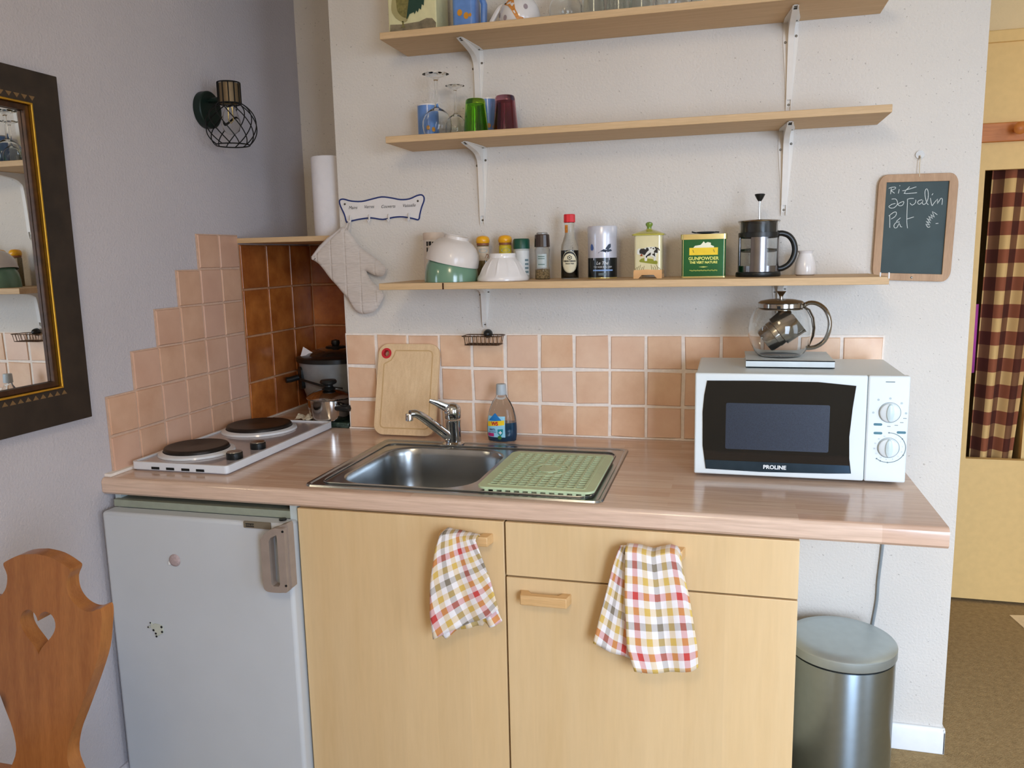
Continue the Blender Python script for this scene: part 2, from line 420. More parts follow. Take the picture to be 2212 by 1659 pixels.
for c in range(6):
    y0 = -.0039 - (6 - c) * p
    for r in range(tops[c]):
        z0 = H if r == 0 else H + .0978 + (r - 1) * p; h = .0978 if r == 0 else p
        t = random.random(); t = 0 if t < .5 else (t - .5) * 1.3
        tile(mb, (.001, y0, z0), (0, 1, 0), (0, 0, 1), (1, 0, 0), p, h, tint=t)
    mb.box(.0005, .0045, y0, y0 + p, H + .0005, H + .0978 + (tops[c] - 1) * p, 1)
mb.box(.0005, .02, -.662, 0, H + .0005, H + .008, 2)
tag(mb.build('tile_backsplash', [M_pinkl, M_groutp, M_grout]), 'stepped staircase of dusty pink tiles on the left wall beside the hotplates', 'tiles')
mb = MB(); q = .1548
rows = [(H, H + .137)] + [(H + .137 + i * q, H + .137 + (i + 1) * q) for i in range(3)]
for z0, z1 in rows:
    z1 = min(z1, 1.472)
    for c in range(3): tile(mb, (.001, c * .1533, z0), (0, 1, 0), (0, 0, 1), (1, 0, 0), .1533, z1 - z0, tint=random.random() * .6)
    for c in range(3):
        x0 = c * .15 + .008; tile(mb, (x0, .459, z0), (1, 0, 0), (0, 0, 1), (0, -1, 0), min(.15, XE - x0), z1 - z0, tint=random.random() * .6)
mb.box(.0005, .0045, 0, .459, H + .0005, 1.471, 1); mb.box(.0045, XE, .4555, .4595, H + .0005, 1.471, 1); mb.box(.0045, .013, 0, .45, H + .0005, H + .006, 2)
tag(mb.build('tile_backsplash', [M_brown, M_groutb, M_grout]), 'glossy brown tiles lining the corner niche behind the pots', 'tiles')

# ================================================================== COUNTER
CD = .675; T = .042
ct = thing('countertop', 'long pinkish beech laminate worktop with rounded front edge', 'countertop', (1.0, -.33, H - T))
mb = MB()
prof = [(-.61, H - T), (-CD + .006, H - T), (-CD, H - T + .006)] + [(-CD + .012 - .012 * math.cos(math.radians(a)), H - .012 + .012 * math.sin(math.radians(a))) for a in (0, 20, 40, 60, 80, 90)] + [(-.61, H)]
mb.prism(prof, .001, 1.96, 'yz')
mb.box(.001, .60, -.61, 0, H - T, H); mb.box(1.25, 1.96, -.61, 0, H - T, H); mb.box(.60, 1.25, -.2, 0, H - T, H)
mb.build('worktop', M_counter, ct, smooth=30)
tag(MB().box(.001, XE - .001, .0005, .459, H - T, H).build('countertop', M_counter), 'short piece of beech laminate worktop inside the brown tiled niche', 'countertop')

# ================================================================== SINK
sk = thing('kitchen_sink', 'stainless steel inset sink with one square bowl and flat drainer', 'sink', (.92, -.39, H))
rim = MB()
sx0, sx1, sy0, sy1 = .557, 1.282, -.645, -.148
bx0, bx1, by0, by1 = .612, .962, -.602, -.218
zr = H + .0035
def rr3(x0, x1, y0, y1, r, z, n=8): return [(a, b, z) for a, b in rrect(x0, x1, y0, y1, r, n)]
rim.rings([rr3(sx0, sx1, sy0, sy1, .02, H + .0002), rr3(sx0 + .002, sx1 - .002, sy0 + .002, sy1 - .002, .019, zr + .001), rr3(sx0 + .008, sx1 - .008, sy0 + .008, sy1 - .008, .016, zr + .001), rr3(sx0 + .012, sx1 - .012, sy0 + .012, sy1 - .012, .015, zr - .0015)], False, False)
# top plate with bowl hole
rim.prism(rrect(sx0 + .012, sx1 - .012, sy0 + .012, sy1 - .012, .015, 8), zr - .0025, zr - .0015, 'xy', hole=rrect(bx0, bx1, by0, by1, .085, 8))
rim.build('sink_deck', M_steeld, sk, smooth=40)
bw = MB()
R = [rr3(bx0, bx1, by0, by1, .085, zr - .0015)]
for d, z in ((.003, -.004), (.006, -.02), (.010, -.08), (.014, -.12), (.022, -.14), (.04, -.15), (.08, -.153), (.14, -.154)):
    R.append(rr3(bx0 + d, bx1 - d, by0 + d, by1 - d, max(.02, .085 - d * .3), H + z))
bw.rings(R, False, True); bo = bw.build('bowl', M_steeld, sk, smooth=60, solid=.0012, soff=1)
MB().lathe([(.0, .0), (.042, .0), (.045, .003), (.03, .004), (.0, .002)], 32, ((bx0 + bx1) / 2, (by0 + by1) / 2, H - .1535)).build('drain', M_chrome, bo)
wl = MB()
for z, d in ((0, .0),): wl.tube([(a, b, zr + .0005) for a, b in rrect(sx0 + .03, sx1 - .028, sy0 + .028, sy1 - .012 - .04, .03, 6)], .002, 6, closed=True)
wl.build('pressed_ridge', M_steeld, sk)

# mat
mt = thing('draining_mat', 'pale green plastic draining mat with grid of slots on the sink drainer', 'mat', (1.12, -.445, zr))
fr = MB(); mz = zr + .0085
mrz = .0; mx0, mx1, my0, my1 = .985, 1.258, -.618, -.272
fr.prism(rrect(mx0, mx1, my0, my1, .022), mz, mz + .0035, 'xy', hole=rrect(mx0 + .026, mx1 - .026, my0 + .026, my1 - .026, .006, 3))
fr.prism(rrect(mx0, mx1, my0, my1, .022), mz - .002, mz, 'xy', hole=rrect(mx0 + .004, mx1 - .004, my0 + .004, my1 - .004, .018))
M_mat = mat('sage_plastic', (194, 210, 170), .5, var=.04)
fr.build('mat_frame', M_mat, mt, bevel=.001)
gr = MB(); ix0, ix1, iy0, iy1 = mx0 + .024, mx1 - .024, my0 + .024, my1 - .024
for i in range(11):
    x = ix0 + (ix1 - ix0) * i / 10; gr.box(x - .0026, x + .0026, iy0, iy1, mz, mz + .0046)
for j in range(17):
    y = iy0 + (iy1 - iy0) * j / 16; gr.box(ix0, ix1, y - .0028, y + .0028, mz + .0012, mz + .0042)
gr.build('mat_grid', M_mat, mt)
cc = MB(); c0 = ((mx0 + mx1) / 2, (my0 + my1) / 2)
cc.prism(circ(c0[0], c0[1], .026, 28, 1.1), mz, mz + .006, 'xy')
cc.prism(circ(c0[0], c0[1], .052, 28, 1.1), mz, mz + .005, 'xy', hole=circ(c0[0], c0[1], .046, 28, 1.1))
cc.build('mat_medallion', M_mat, mt)
for i in range(12):
    MB().box(mx0 + .02 + i * .0205, mx0 + .028 + i * .0205, my0 + .003, my0 + .010, zr - .0015, mz).build('foot', M_mat, mt)

# ================================================================== FAUCET
fx, fy = .7755, -.165
fy = -.168
M_ch = M_chrome
fc = thing('mixer_tap', 'chrome single lever mixer tap with long slanted spout behind the sink', 'tap', (fx, fy, zr - .0015))
MB().lathe([(.032, 0), (.032, .003), (.027, .006), (.024, .009), (.0225, .06), (.0235, .066), (.0235, .072)], 32, (fx, fy, zr - .0014)).build('tap_body', M_ch, fc)
hd = MB().lathe([(.0225, .074), (.0245, .077), (.025, .098), (.023, .108), (.017, .116), (.008, .120), (.0, .121)], 32, (fx, fy, zr))
hd.tube([(fx - .002, fy - .004, zr + .102), (fx - .02, fy - .014, zr + .112), (fx - .038, fy - .024, zr + .123), (fx - .056, fy - .034, zr + .131)], [.016, .0125, .0095, .006], 10, flat=.55)
hd.build('lever', M_ch, fc)
sp = MB().tube([(fx - .004, fy - .006, zr + .016), (fx - .022, fy - .03, zr + .04), (fx - .044, fy - .062, zr + .072), (fx - .060, fy - .085, zr + .094), (fx - .068, fy - .096, zr + .103), (fx - .074, fy - .104, zr + .107), (fx - .084, fy - .114, zr + .107)], [.015, .0145, .0135, .0125, .012, .0115, .011], 14)
so = sp.build('spout', M_ch, fc)
MB().lathe([(.009, 0), (.0105, .001), (.0105, .018), (.009, .021)], 20, (fx - .086, fy - .116, zr + .088)).build('aerator', M_ch, so)

# ================================================================== CUTTING BOARD
def lean(x, y, z):  # board local: x across, z along height, y thickness
    a = math.atan2(.076, .27); return (x, -.098 + z * math.sin(a) + y * math.cos(a), H + .001 + z * math.cos(a) - y * math.sin(a) + .004)
cb = thing('cutting_board', 'bamboo cutting board with a red ringed hole leaning on the pink tiles', 'cutting board', (.59, -.06, H))
b0, b1, bh = .4905, .6905, .282
hc = (b0 + .027, bh - .03)
MB().prism(rrect(b0, b1, 0, bh, .032), 0, .014, 'xz', hole=circ(hc[0], hc[1], .011), shear=lean).build('board', M_board, cb, bevel=.002)
gv = MB()
def groove(off, w2):
    o = [(b0 + off, off), (b1 - off, off), (b1 - off, bh - off), (b0 + .055, bh - off)] 
    return [(b0 + off + .014, off), (b1 - off - .014, off), (b1 - off - .004, off + .004), (b1 - off, off + .014), (b1 - off, bh - off - .014), (b1 - off - .004, bh - off - .004), (b1 - off - .014, bh - off), (b0 + .058, bh - off), (b0 + .054, bh - off - .004), (b0 + .05, bh - off - .018), (b0 + .042, bh - .050), (b0 + off + .004, bh - .060), (b0 + off, bh - .064), (b0 + off, off + .014), (b0 + off + .004, off + .004)]
g0 = groove(.019, 0)
gv.prism(g0, -.0004, .001, 'xz', hole=inset(g0, .004), shear=lean)
gv.build('juice_groove', M_boardd, cb)
MB().prism(circ(hc[0], hc[1], .0165), -.0015, .0155, 'xz', hole=circ(hc[0], hc[1], .0095), shear=lean).build('hanging_ring', M_red, cb, bevel=.001)

# ================================================================== SOAP BASKET
sb = thing('soap_basket', 'small wire soap basket hung by a black suction cup at the top tile edge', 'soap dish', (.838, -.01, 1.184))
MB().lathe([(.0, .024), (.004, .0235), (.009, .02), (.0125, .012), (.0135, .003), (.012, 0)], 24, (.843, -.0085, 1.186), R=Matrix.Rotation(PI / 2, 3, 'X')).build('suction_cup', M_black, sb)
wr = MB(); x0, x1, y0, y1, za, zb = .778, .897, -.075, -.012, 1.157, 1.183
r_ = .0012
wr.tube([(a, b, zb) for a, b in rrect(x0, x1, y0, y1, .008, 3)], r_ * 1.3, 6, closed=True)
wr.tube([(a, b, za) for a, b in rrect(x0 + .006, x1 - .006, y0 + .006, y1 - .004, .008, 3)], r_, 6, closed=True)
for i in range(9):
    x = x0 + .010 + i * (x1 - x0 - .020) / 8
    wr.tube([(x, y0, zb), (x, y0 + .006, za), (x, y1 - .004, za), (x, y1, zb)], r_, 6)
for y in (y0 + .022, y0 + .04):
    wr.tube([(x0, y, zb), (x0 + .006, y, za), (x1 - .006, y, za), (x1, y, zb)], r_, 6)
wr.build('wire_basket', M_wirem, sb)

# ================================================================== DISH SOAP
dx, dy = .9035, -.098
ds = thing('dish_soap_bottle', 'clear dish soap bottle with blue liquid and printed label beside the tap', 'bottle', (dx, dy, H))
bp = [(.0, .002), (.038, .001), (.042, .004), (.0445, .02), (.045, .045), (.042, .075), (.036, .098), (.027, .118), (.0165, .132), (.0155, .138), (.0, .139)]
M_pet = mat('clear_plastic', (240, 245, 248), .03, trans=1, var=0, ior=1.2)
MB((dx, dy, H)).lathe(bp, 40, sy=.58).build('bottle_shell', M_pet, ds)
M_liq = mat('blue_soap', (10, 62, 96), .1, var=.05, coat=.5)
MB((dx, dy, H)).lathe([(.0, .0035), (.0365, .003), (.0405, .006), (.043, .02), (.0436, .045), (.0428, .058), (0, .058)], 40, sy=.56).build('liquid', M_liq, ds)
MB((dx, dy, H)).lathe([(.0, .139), (.015, .139), (.0155, .142), (.0145, .166), (.0135, .170), (0, .171)], 24).build('cap', mat('grey_cap', (176, 186, 192), .4), ds)
def bwid(z):
    for (ra, zA), (rb, zB) in zip(bp[1:], bp[2:]):
        if zA <= z <= zB: return ra + (rb - ra) * (z - zA) / (zB - zA)
    return .03
def onb(x, z, off=.0008):
    r = bwid(z); x = max(-r * .97, min(r * .97, x)); return (dx + x, dy - .58 * math.sqrt(max(r * r - x * x, 0)) - off, H + z)
lbx = -.040; rbx = .016
lb = MB().sheet(lambda u, v: onb(max(lbx, -bwid(.018 + v * .075) * .96) * (1 - u) + rbx * u * 1.0, .016 + v * .062), 12, 10)
lbo = lb.build('label', mat('label_lightblue', (150, 208, 232), .4), ds); lab(lbo, 'printed blue and yellow label')
def patch(pts, off, m, name, par, f=onb):
    """small flat print drawn on a curved face"""
    xs = [a for a, b in pts]; t = tessellate_polygon([[Vector((a, b, 0)) for a, b in pts]])
    MB().add([f(a, b, off) for a, b in pts], [tuple(i) for i in t]).build(name, m, par)
M_yel = mat('print_yellow', (244, 206, 36), .4); M_bl = mat('print_blue', (30, 120, 190), .4); M_teal = mat('print_teal', (30, 140, 150), .4); M_mag = mat('print_magenta', (180, 40, 110), .4)
MB().sheet(lambda u, v: onb(-.033 + .040 * u, .064 + (.002 + .022 * (1 - abs(u - .48) * 2)) * v, .0014), 14, 4).build('label_roof', M_bl, lbo)
MB().sheet(lambda u, v: onb(-.0385 + .053 * u, .047 + .006 * u + .014 * v, .0019), 16, 2).build('label_band', M_yel, lbo)
patch([(-.006, .040), (.010, .041), (.010, .028), (.002, .018), (-.006, .028)], .0018, M_teal, 'label_shield', lbo)
MB().sheet(lambda u, v: onb(-.038 + .020 * u, .018 + .010 * v, .0018), 8, 1).build('label_tag', M_mag, lbo)
patch(circ(.0, .0155, .006, 14), .0024, mat('print_green', (60, 110, 50), .4), 'label_seal', lbo)
def txt_on(s, size, cx, cz, f, off, m, name, par, **k):
    MB().text(s, size, lambda a, b: f(cx + a, cz + b, off), **k).build(name, m, par, smooth=0)
txt_on('W5', .0150, -.0145, .0515, onb, .0028, mat('print_red', (190, 30, 50), .4), 'lettering', lbo, bold=.0006, spacing=.85)
txt_on('ANTI-', .0078, -.022, .036, onb, .0024, M_navy, 'lettering', lbo, bold=.0002)
txt_on('BACTERIEN', .0048, -.023, .030, onb, .0024, M_navy, 'lettering', lbo)
txt_on('+', .017, .0025, .0245, onb, .0028, M_white, 'lettering', lbo, bold=.001)

# ================================================================== HOB
hb = thing('electric_hob', 'white two plate electric hob on the left end of the worktop', 'hob', (.17, -.30, H))
hx0_, hx1_, hy0, hy1 = .024, .314, -.592, -.02
hz = H + .024
o = MB(); o.prism(rrect(hx0_, hx1_, hy0, hy1, .012), H + .004, hz, 'xy', hole=rrect(hx0_ + .008, hx1_ - .008, hy0 + .008, hy1 - .008, .008))
o.build('hob_rim', M_enam, hb, bevel=.003)
MB().prism(rrect(hx0_ + .006, hx1_ - .006, hy0 + .006, hy1 - .006, .008), H + .0005, hz - .004, 'xy').build('hob_top', M_enamg, hb)
for i, x in enumerate((.087, .132, .178, .222)):
    MB().box(x, x + .024, hy0 - .001, hy0 + .003, H + .006, H + .0125).build('vent_slot', M_dark, hb)
for (bx, by, r) in ((.125, -.453, .086), (.135, -.158, .098)):
    ring = MB().lathe([(r + .016, -.0035), (r + .014, .002), (r + .002, .006), (r + .001, -.003)], 48, (bx, by, hz)).build('burner_ring', M_enam, hb)
    MB().lathe([(0, .0), (r - .004, 0), (r, .004), (r, .012), (r - .003, .0155), (r - .008, .0165), (r - .012, .0155), (.02, .0155), (.016, .0145), (0, .0145)], 56, (bx, by, hz)).build('hotplate', M_iron, hb)
for (kx, ky) in ((.275, -.50), (.273, -.385)):
    k = MB().lathe([(.0215, 0), (.0215, .016), (.019, .018)], 28, (kx, ky, hz - .0038)).build('knob', M_black, hb)
    MB().lathe([(0, .0175), (.0195, .0175), (.0185, .0195), (0, .0205)], 28, (kx, ky, hz - .0038)).build('knob_cap', M_steel, k)
    
# ================================================================== NICHE: shelf, roll, tray, pots
tag(MB().box(.001, XE - .001, -.012, .455, 1.474, 1.490).build('corner_shelf', M_pine, bevel=.001), 'pale wooden board across the top of the corner niche', 'shelf')
pr = thing('kitchen_roll', 'white roll of kitchen paper standing on the niche board', 'paper roll', (.288, .10, 1.4905))
MB().lathe([(.021, 0), (.052, 0), (.0545, .003), (.0545, .247), (.052, .25), (.021, .25)], 48, (.288, .10, 1.4905), closed=True).build('paper', M_paper, pr)
MB().lathe([(.0195, .001), (.0205, .001), (.0205, .249), (.0195, .249)], 24, (.288, .10, 1.4905), closed=True).build('core', mat('cardboard', (176, 150, 118), .9), pr)

tr = thing('marble_tray', 'dark green marble slab under the small pot in the niche', 'tray', (.267, .07, H))
MB().box(.168, .366, -.012, .155, H + .0005, H + .018).build('slab', M_marble, tr, bevel=.003)
# rice cooker
rc = thing('rice_cooker', 'grey rice cooker with black lid at the back of the niche', 'rice cooker', (.170, .308, H + .0005))
RX, RY, RZ = .170, .308, H + .0005
CK = 1.06
MB().lathe([(0, 0), (.090, 0), (.098, .006), (.122, .085), (.132, .165), (.135, .18), (.0, .18)], 48, (RX, RY, RZ)).build('cooker_body', mat('grey_lacquer', (150, 156, 160), .3, .2), rc)
MB().lathe([(.134, .178), (.141, .180), (.141, .194), (.132, .198), (.108, .203)], 48, (RX, RY, RZ)).build('cooker_rim', M_black, rc)
ld = MB().lathe([(.118, .197), (.10, .210), (.06, .222), (.0, .227)], 40, (RX, RY, RZ)).build('lid', mat('smoked_glass', (34, 32, 30), .08, coat=.6), rc)
kb = MB().lathe([(.035, .222), (.037, .226), (.034, .230), (.012, .231), (.016, .24), (.014, .25), (0, .254)], 24, (RX, RY, RZ)); kb.build('lid_knob', M_black, ld)
hh = MB(); hh.prism(rrect(-.018, .018, .085, .165, .015), -.0, .014, 'xz'); hh.tube([(-.0, -.005, .128), (-.0, -.035, .122), (0, -.05, .122)], .0105, 10)
a_ = math.atan2(-.75, -1)
Tm = Matrix.Translation((RX - .098, RY - .095, RZ)) @ Matrix.Rotation(math.radians(-42), 4, 'Z')
hh.v = [Tm @ v for v in hh.v]; hh.build('side_handle', M_black, rc)
cab = MB().tube([(RX - .115, RY - .07, RZ + .122), (RX - .08, RY - .120, RZ + .123), (RX - .03, RY - .141, RZ + .117), (RX + .03, RY - .150, RZ + .104), (RX + .09, RY - .142, RZ + .098)], .0042, 8); cab.build('power_cord', M_black, rc)
# folded paper
tag(MB((RX - .075, RY - .06, RZ + .198)).add([(-.028, -.012, .002), (.045, -.018, .003), (-.022, .0, .034), (-.028, -.0117, .0025), (.045, -.0177, .0035), (-.022, .0003, .0345)], [(0, 1, 2), (5, 4, 3), (0, 2, 5, 3), (1, 4, 5, 2), (0, 3, 4, 1)]).build('paper_scrap', M_paper, smooth=0), 'small folded white paper triangle lying on the rice cooker rim', 'paper')
# pot
PX, PY, PZ = .272, .046, H + .0185
pt = thing('saucepan', 'small polished steel cooking pot with lid and black handles in the niche', 'pot', (PX, PY, PZ))
M_pot = mat('polished_steel', (196, 190, 184), .12, 1, var=.03)
MB().lathe([(0, 0), (.058, 0), (.066, .003), (.069, .012), (.070, .068), (.073, .071), (0, .071)], 48, (PX, PY, PZ)).build('pot_body', M_pot, pt)
pl = MB().lathe([(.074, .0715), (.075, .074), (.070, .079), (.05, .091), (.03, .098), (0, .101)], 48, (PX, PY, PZ)).build('pot_lid', M_pot, pt)
k = MB().lathe([(.021, .099), (.023, .101), (.014, .108), (.014, .112), (.026, .118), (.028, .124), (.024, .130), (0, .132)], 32, (PX, PY, PZ)); k.build('lid_knob', M_black, pl)
for ang in (-30, 150):
    hm = MB(); hm.tube([(.066, -.014, .045), (.080, -.014, .047), (.100, -.013, .047), (.108, -.006, .047), (.108, .006, .047), (.100, .013, .047), (.080, .014, .047), (.066, .014, .045)], [.010, .010, .010, .0105, .0105, .010, .010, .010], 10)
    Tm = Matrix.Translation((PX, PY, PZ)) @ Matrix.Rotation(math.radians(ang), 4, 'Z'); hm.v = [Tm @ v for v in hm.v]; hm.build('side_handle', M_black, pt)
# crumpled cling wrap
cw = MB(); random.seed(3)
cw.sheet(lambda u, v: (.172 + .085 * u, -.010 + .05 * v + .008 * math.sin(9 * u), H + .019 + .004 + .013 * abs(math.sin(7 * u + 3 * v)) * (1 - abs(2 * v - 1)) + random.uniform(0, .004)), 14, 8)
tag(cw.build('crumpled_wrap', mat('cream_wrap', (196, 184, 160), .5, bmp=.5, bs=90), smooth=0, solid=.0006), 'crumpled pale foil scrap lying on the green marble slab', 'wrapper')

# ================================================================== FRIDGE
fg = thing('undercounter_fridge', 'small white fridge under the left end of the worktop', 'fridge', (.285, -.38, .0))
fb = MB(); fb.box(.018, .545, -.645, -.06, .02, .812); fb.box(.012, .03, -.645, -.62, .812, .8345); fb.box(.528, .547, -.662, -.62, .75, .834); fb.build('fridge_body', mat('fridge_body_paint', (196, 206, 206), .4), fg)
MB().box(.02, .535, -.66, -.60, .8005, .8185).build('top_panel', mat('fridge_trim', (150, 156, 140), .5), fg)
dr = MB().box(.018, .548, -.705, -.655, .05, .8).build('fridge_door', M_frid, fg, bevel=.009, seg=3)
sl = MB().box(.03, .535, -.66, -.648, .06, .795).build('door_seal', mat('seal_grey', (120, 124, 122), .6), dr)
MB().lathe([(0, 0), (.009, 0), (.009, .004), (0, .004)], 16, (.515, -.675, .8)).build('hinge_cap', M_black, dr)
M_fh = mat('taupe_plastic', (150, 136, 126), .4)
outer = smoothpts([(.5445, .803), (.532, .803), (.513, .795), (.495, .777), (.493, .76), (.492, .70), (.4915, .662), (.498, .648), (.515, .645), (.545, .647), (.555, .653), (.556, .70), (.557, .78), (.556, .802)], 3)
hd = MB(); hd.prism(outer, -.742, -.720, 'xz', hole=[(.536, .787), (.520, .779), (.515, .770), (.5145, .665), (.518, .661), (.534, .661), (.537, .666), (.537, .780)])
hd.prism([(.536, .804), (.557, .812), (.560, .806), (.560, .655), (.552, .648), (.536, .648)], -.728, -.7045, 'xz')
ho_ = hd.build('fridge_handle', M_fh, dr, bevel=.004, seg=3)
for z in (.797, .665): MB().lathe([(0, 0), (.0028, 0), (.0028, .0015), (0, .0015)], 10, (.5535, -.742, z), R=Matrix.Rotation(PI / 2, 3, 'X')).build('screw', M_dark, ho_)
bd = MB().prism(rrect(.4287, .501, .787, .803, .002), -.7085, -.7045, 'xz').build('badge', mat('badge_grey', (120, 110, 92), .4), dr)
bp_ = MB().box(.4345, .457, -.7092, -.7084, .790, .7985).build('badge_plate', M_inkk, bd)
MB().text('ZANUSSI', .0062, lambda a, b: (.4457 + a, -.7096, .7925 + b)).build('lettering', mat('badge_letter', (150, 140, 118), .4), bp_, smooth=0)
# magnets
mg = thing('fridge_magnet', 'round pale pink magnet high on the fridge door', 'magnet', (.2247, -.7055, .6875), 'fridge magnets')
MB().lathe([(0, .005), (.010, .005), (.0145, .003), (.016, 0)], 22, (.2247, -.7055, .6875), R=Matrix.Rotation(PI / 2, 3, 'X')).build('magnet_disc', mat('dusty_pink', (176, 158, 158), .6, var=.15, vs_=200), mg)
MB().box(.2075, .2125, -.7085, -.7055, .676, .684).build('magnet_tip', M_white, mg)
m2 = thing('fridge_magnet', 'small black and white cow shaped magnet low on the fridge door', 'magnet', (.155, -.7055, .50), 'fridge magnets')
cm = MB(); cm.prism(smoothpts([(.136, .505), (.131, .499), (.128, .503), (.137, .508), (.137, .516), (.142, .510), (.148, .513), (.160, .512), (.170, .509), (.172, .500), (.171, .490), (.165, .487), (.158, .483), (.152, .478), (.147, .484), (.150, .490), (.145, .494), (.140, .498)], 2), -.7085, -.7055, 'xz')
cmo = cm.build('magnet_body', mat('ivory_enamel', (196, 200, 186), .5), m2)
for a, b, r in ((.1692, .507, .0032), (.1697, .494, .003), (.1445, .496, .003), (.1505, .4875, .0028), (.1517, .480, .0028), (.137, .515, .002), (.129, .5025, .002)):
    MB().prism(circ(a, b, r, 10), -.7093, -.7084, 'xz').build('spot', M_inkk, cmo)

# ================================================================== CABINETS
FY = -.673
def cabinet_box(x0, x1, name, label):
    t = thing(name, label, 'cabinet', ((x0 + x1) / 2, -.35, 0))
    c = MB(); c.box(x0 + .001, x0 + .018, -.652, -.02, .09, H - T - .0005); c.box(x1 - .018, x1 - .001, -.652, -.02, .09, H - T - .0005); c.box(x0 + .018, x1 - .018, -.652, -.02, .09, .108); c.box(x0 + .018, x1 - .018, -.03, -.02, .108, H - T - .2)
    c.build('carcass', M_birch, t); MB().box(x0 + .001, x1 - .001, -.60, -.585, 0, .09).build('plinth', M_birch, t)
    return t
def bow_handle(x0, x1, z0, z1, y, par):
    h = MB(); zc = z1
    h.prism([(x0, y), (x0 + .006, y - .03), (x1 - .006, y - .03), (x1, y), (x1 - .02, y), (x1 - .028, y - .014), (x0 + .028, y - .014), (x0 + .02, y)], z0, z1, 'xy')
    return h.build('handle', M_birchh, par, bevel=.002)
c1 = cabinet_box(.5525, 1.0660, 'sink_cabinet', 'birch base cabinet with one plain door under the sink bowl')
d1 = MB().box(.554, 1.0650, FY, -.6535, .11, H - T - .004).build('door', M_birch, c1, bevel=.0012)
bow_handle(.915, 1.041, .781, .803, FY + .0005, d1)
c2 = cabinet_box(1.0675, 1.6895, 'drawer_cabinet', 'wide birch base cabinet with a drawer above a door')
d2 = MB().box(1.0690, 1.688, FY, -.6535, .7075, H - T - .004).build('drawer', M_birch, c2, bevel=.0012)
bow_handle(1.338, 1.462, .781, .803, FY + .0005, d2)
d3 = MB().box(1.0690, 1.688, FY, -.6535, .11, .7035).build('door', M_birch, c2, bevel=.0012)
bow_handle(1.101, 1.2175, .653, .676, FY + .0005, d3)

# ================================================================== TOWELS
def interp(tab, t):
    for (a, va), (b, vb) in zip(tab, tab[1:]):
        if a <= t <= b: return va + (vb - va) * (t - a) / (b - a)
    return tab[-1][1]
def towel_panel(mb, L, Rr, top, bot, y0, amp, folds, rot=0, uo=0, vo=0, drape=True, scale=1.0):
    W0 = .17
    def f(u, v):
        zt = interp(top, u); zb = interp(bot, u)
        if drape and v < .12:
            a = v / .12; z = zt - .016 * (1 - min(1, a * 7)); yy = FY - .009 + (y0 - FY + .009) * a
        else: z = zt + (zb - zt) * (v - .12) / .88 if drape else zt + (zb - zt) * v; yy = y0
        vv = max(0, (v - .12) / .88) if drape else v
        x = interp(L, vv) * (1 - u) + interp(Rr, vv) * u
        yy += -amp * (.25 + vv) * (math.sin(folds * u * PI + .6) + .4 * math.sin(2.3 * folds * u * PI + 2))
        return (x, yy, z)
    def g(u, v):
        zt = interp(top, u); zb = interp(bot, u); a = (u - .5) * W0 * scale; b = -v * .26 * scale
        c, s_ = math.cos(rot), math.sin(rot); return (a * c - b * s_ + uo + 5, a * s_ + b * c + vo + 5)
    mb.sheet(f, 26, 30, uvs=g)
tw = thing('tea_towel', 'checked red yellow and white tea towel draped over the drawer front', 'towel', (1.40, -.72, .80))
mb = MB(); towel_panel(mb, [(0, 1.342), (.4, 1.341), (.8, 1.346), (1, 1.362)], [(0, 1.455), (.15, 1.4625), (.35, 1.4735), (.8, 1.4905), (1, 1.4935)], [(0, .811), (.25, .810), (.5, .803), (.62, .808), (.8, .8145), (.92, .812), (1, .797)], [(0, .543), (.2, .541), (.6, .545), (.9, .555), (1, .567)], -.729, .0045, 2.2, uo=.0085, vo=.068, scale=1.0)
mb.build('front_fold', M_check, tw, smooth=60, solid=.0016)
mb = MB(); towel_panel(mb, [(0, 1.327), (.12, 1.317), (.38, 1.304), (1, 1.2715)], [(0, 1.36), (.5, 1.365), (1, 1.375)], [(0, .803), (1, .806)], [(0, .589), (.4, .569), (.8, .5575), (1, .530)], -.714, .003, 2.0, rot=math.radians(8), uo=.02, vo=.04, scale=.85)
mb.build('back_fold', M_check, tw, smooth=60, solid=.0016)
tl = thing('tea_towel', 'crumpled checked tea towel hanging from the sink cabinet door handle', 'towel', (.98, -.72, .80))
mb = MB(); towel_panel(mb, [(0, .935), (.15, .922), (.45, .909), (.75, .905), (1, .911)], [(0, 1.016), (.15, 1.025), (.6, 1.050), (1, 1.0665)], [(0, .812), (.1, .818), (.3, .815), (1, .807)], [(0, .566), (.25, .588), (.6, .613), (.85, .632), (1, .654)], -.729, .004, 2.4, rot=math.radians(-15), uo=.0755, vo=.02, scale=.95)
mb.build('front_fold', M_check, tl, smooth=60, solid=.0016)
mb = MB(); towel_panel(mb, [(0, .93), (.5, .914), (1, .918)], [(0, 1.005), (.6, 1.040), (1, 1.068)], [(0, .806), (1, .802)], [(0, .577), (.12, .561), (.3, .585), (.55, .597), (.7, .60), (.74, .612), (.8, .600), (.9, .606), (1, .616)], -.714, .004, 5, rot=math.radians(-8), uo=.03, vo=.05, scale=.95)
mb.build('back_fold', M_check, tl, smooth=60, solid=.0016)

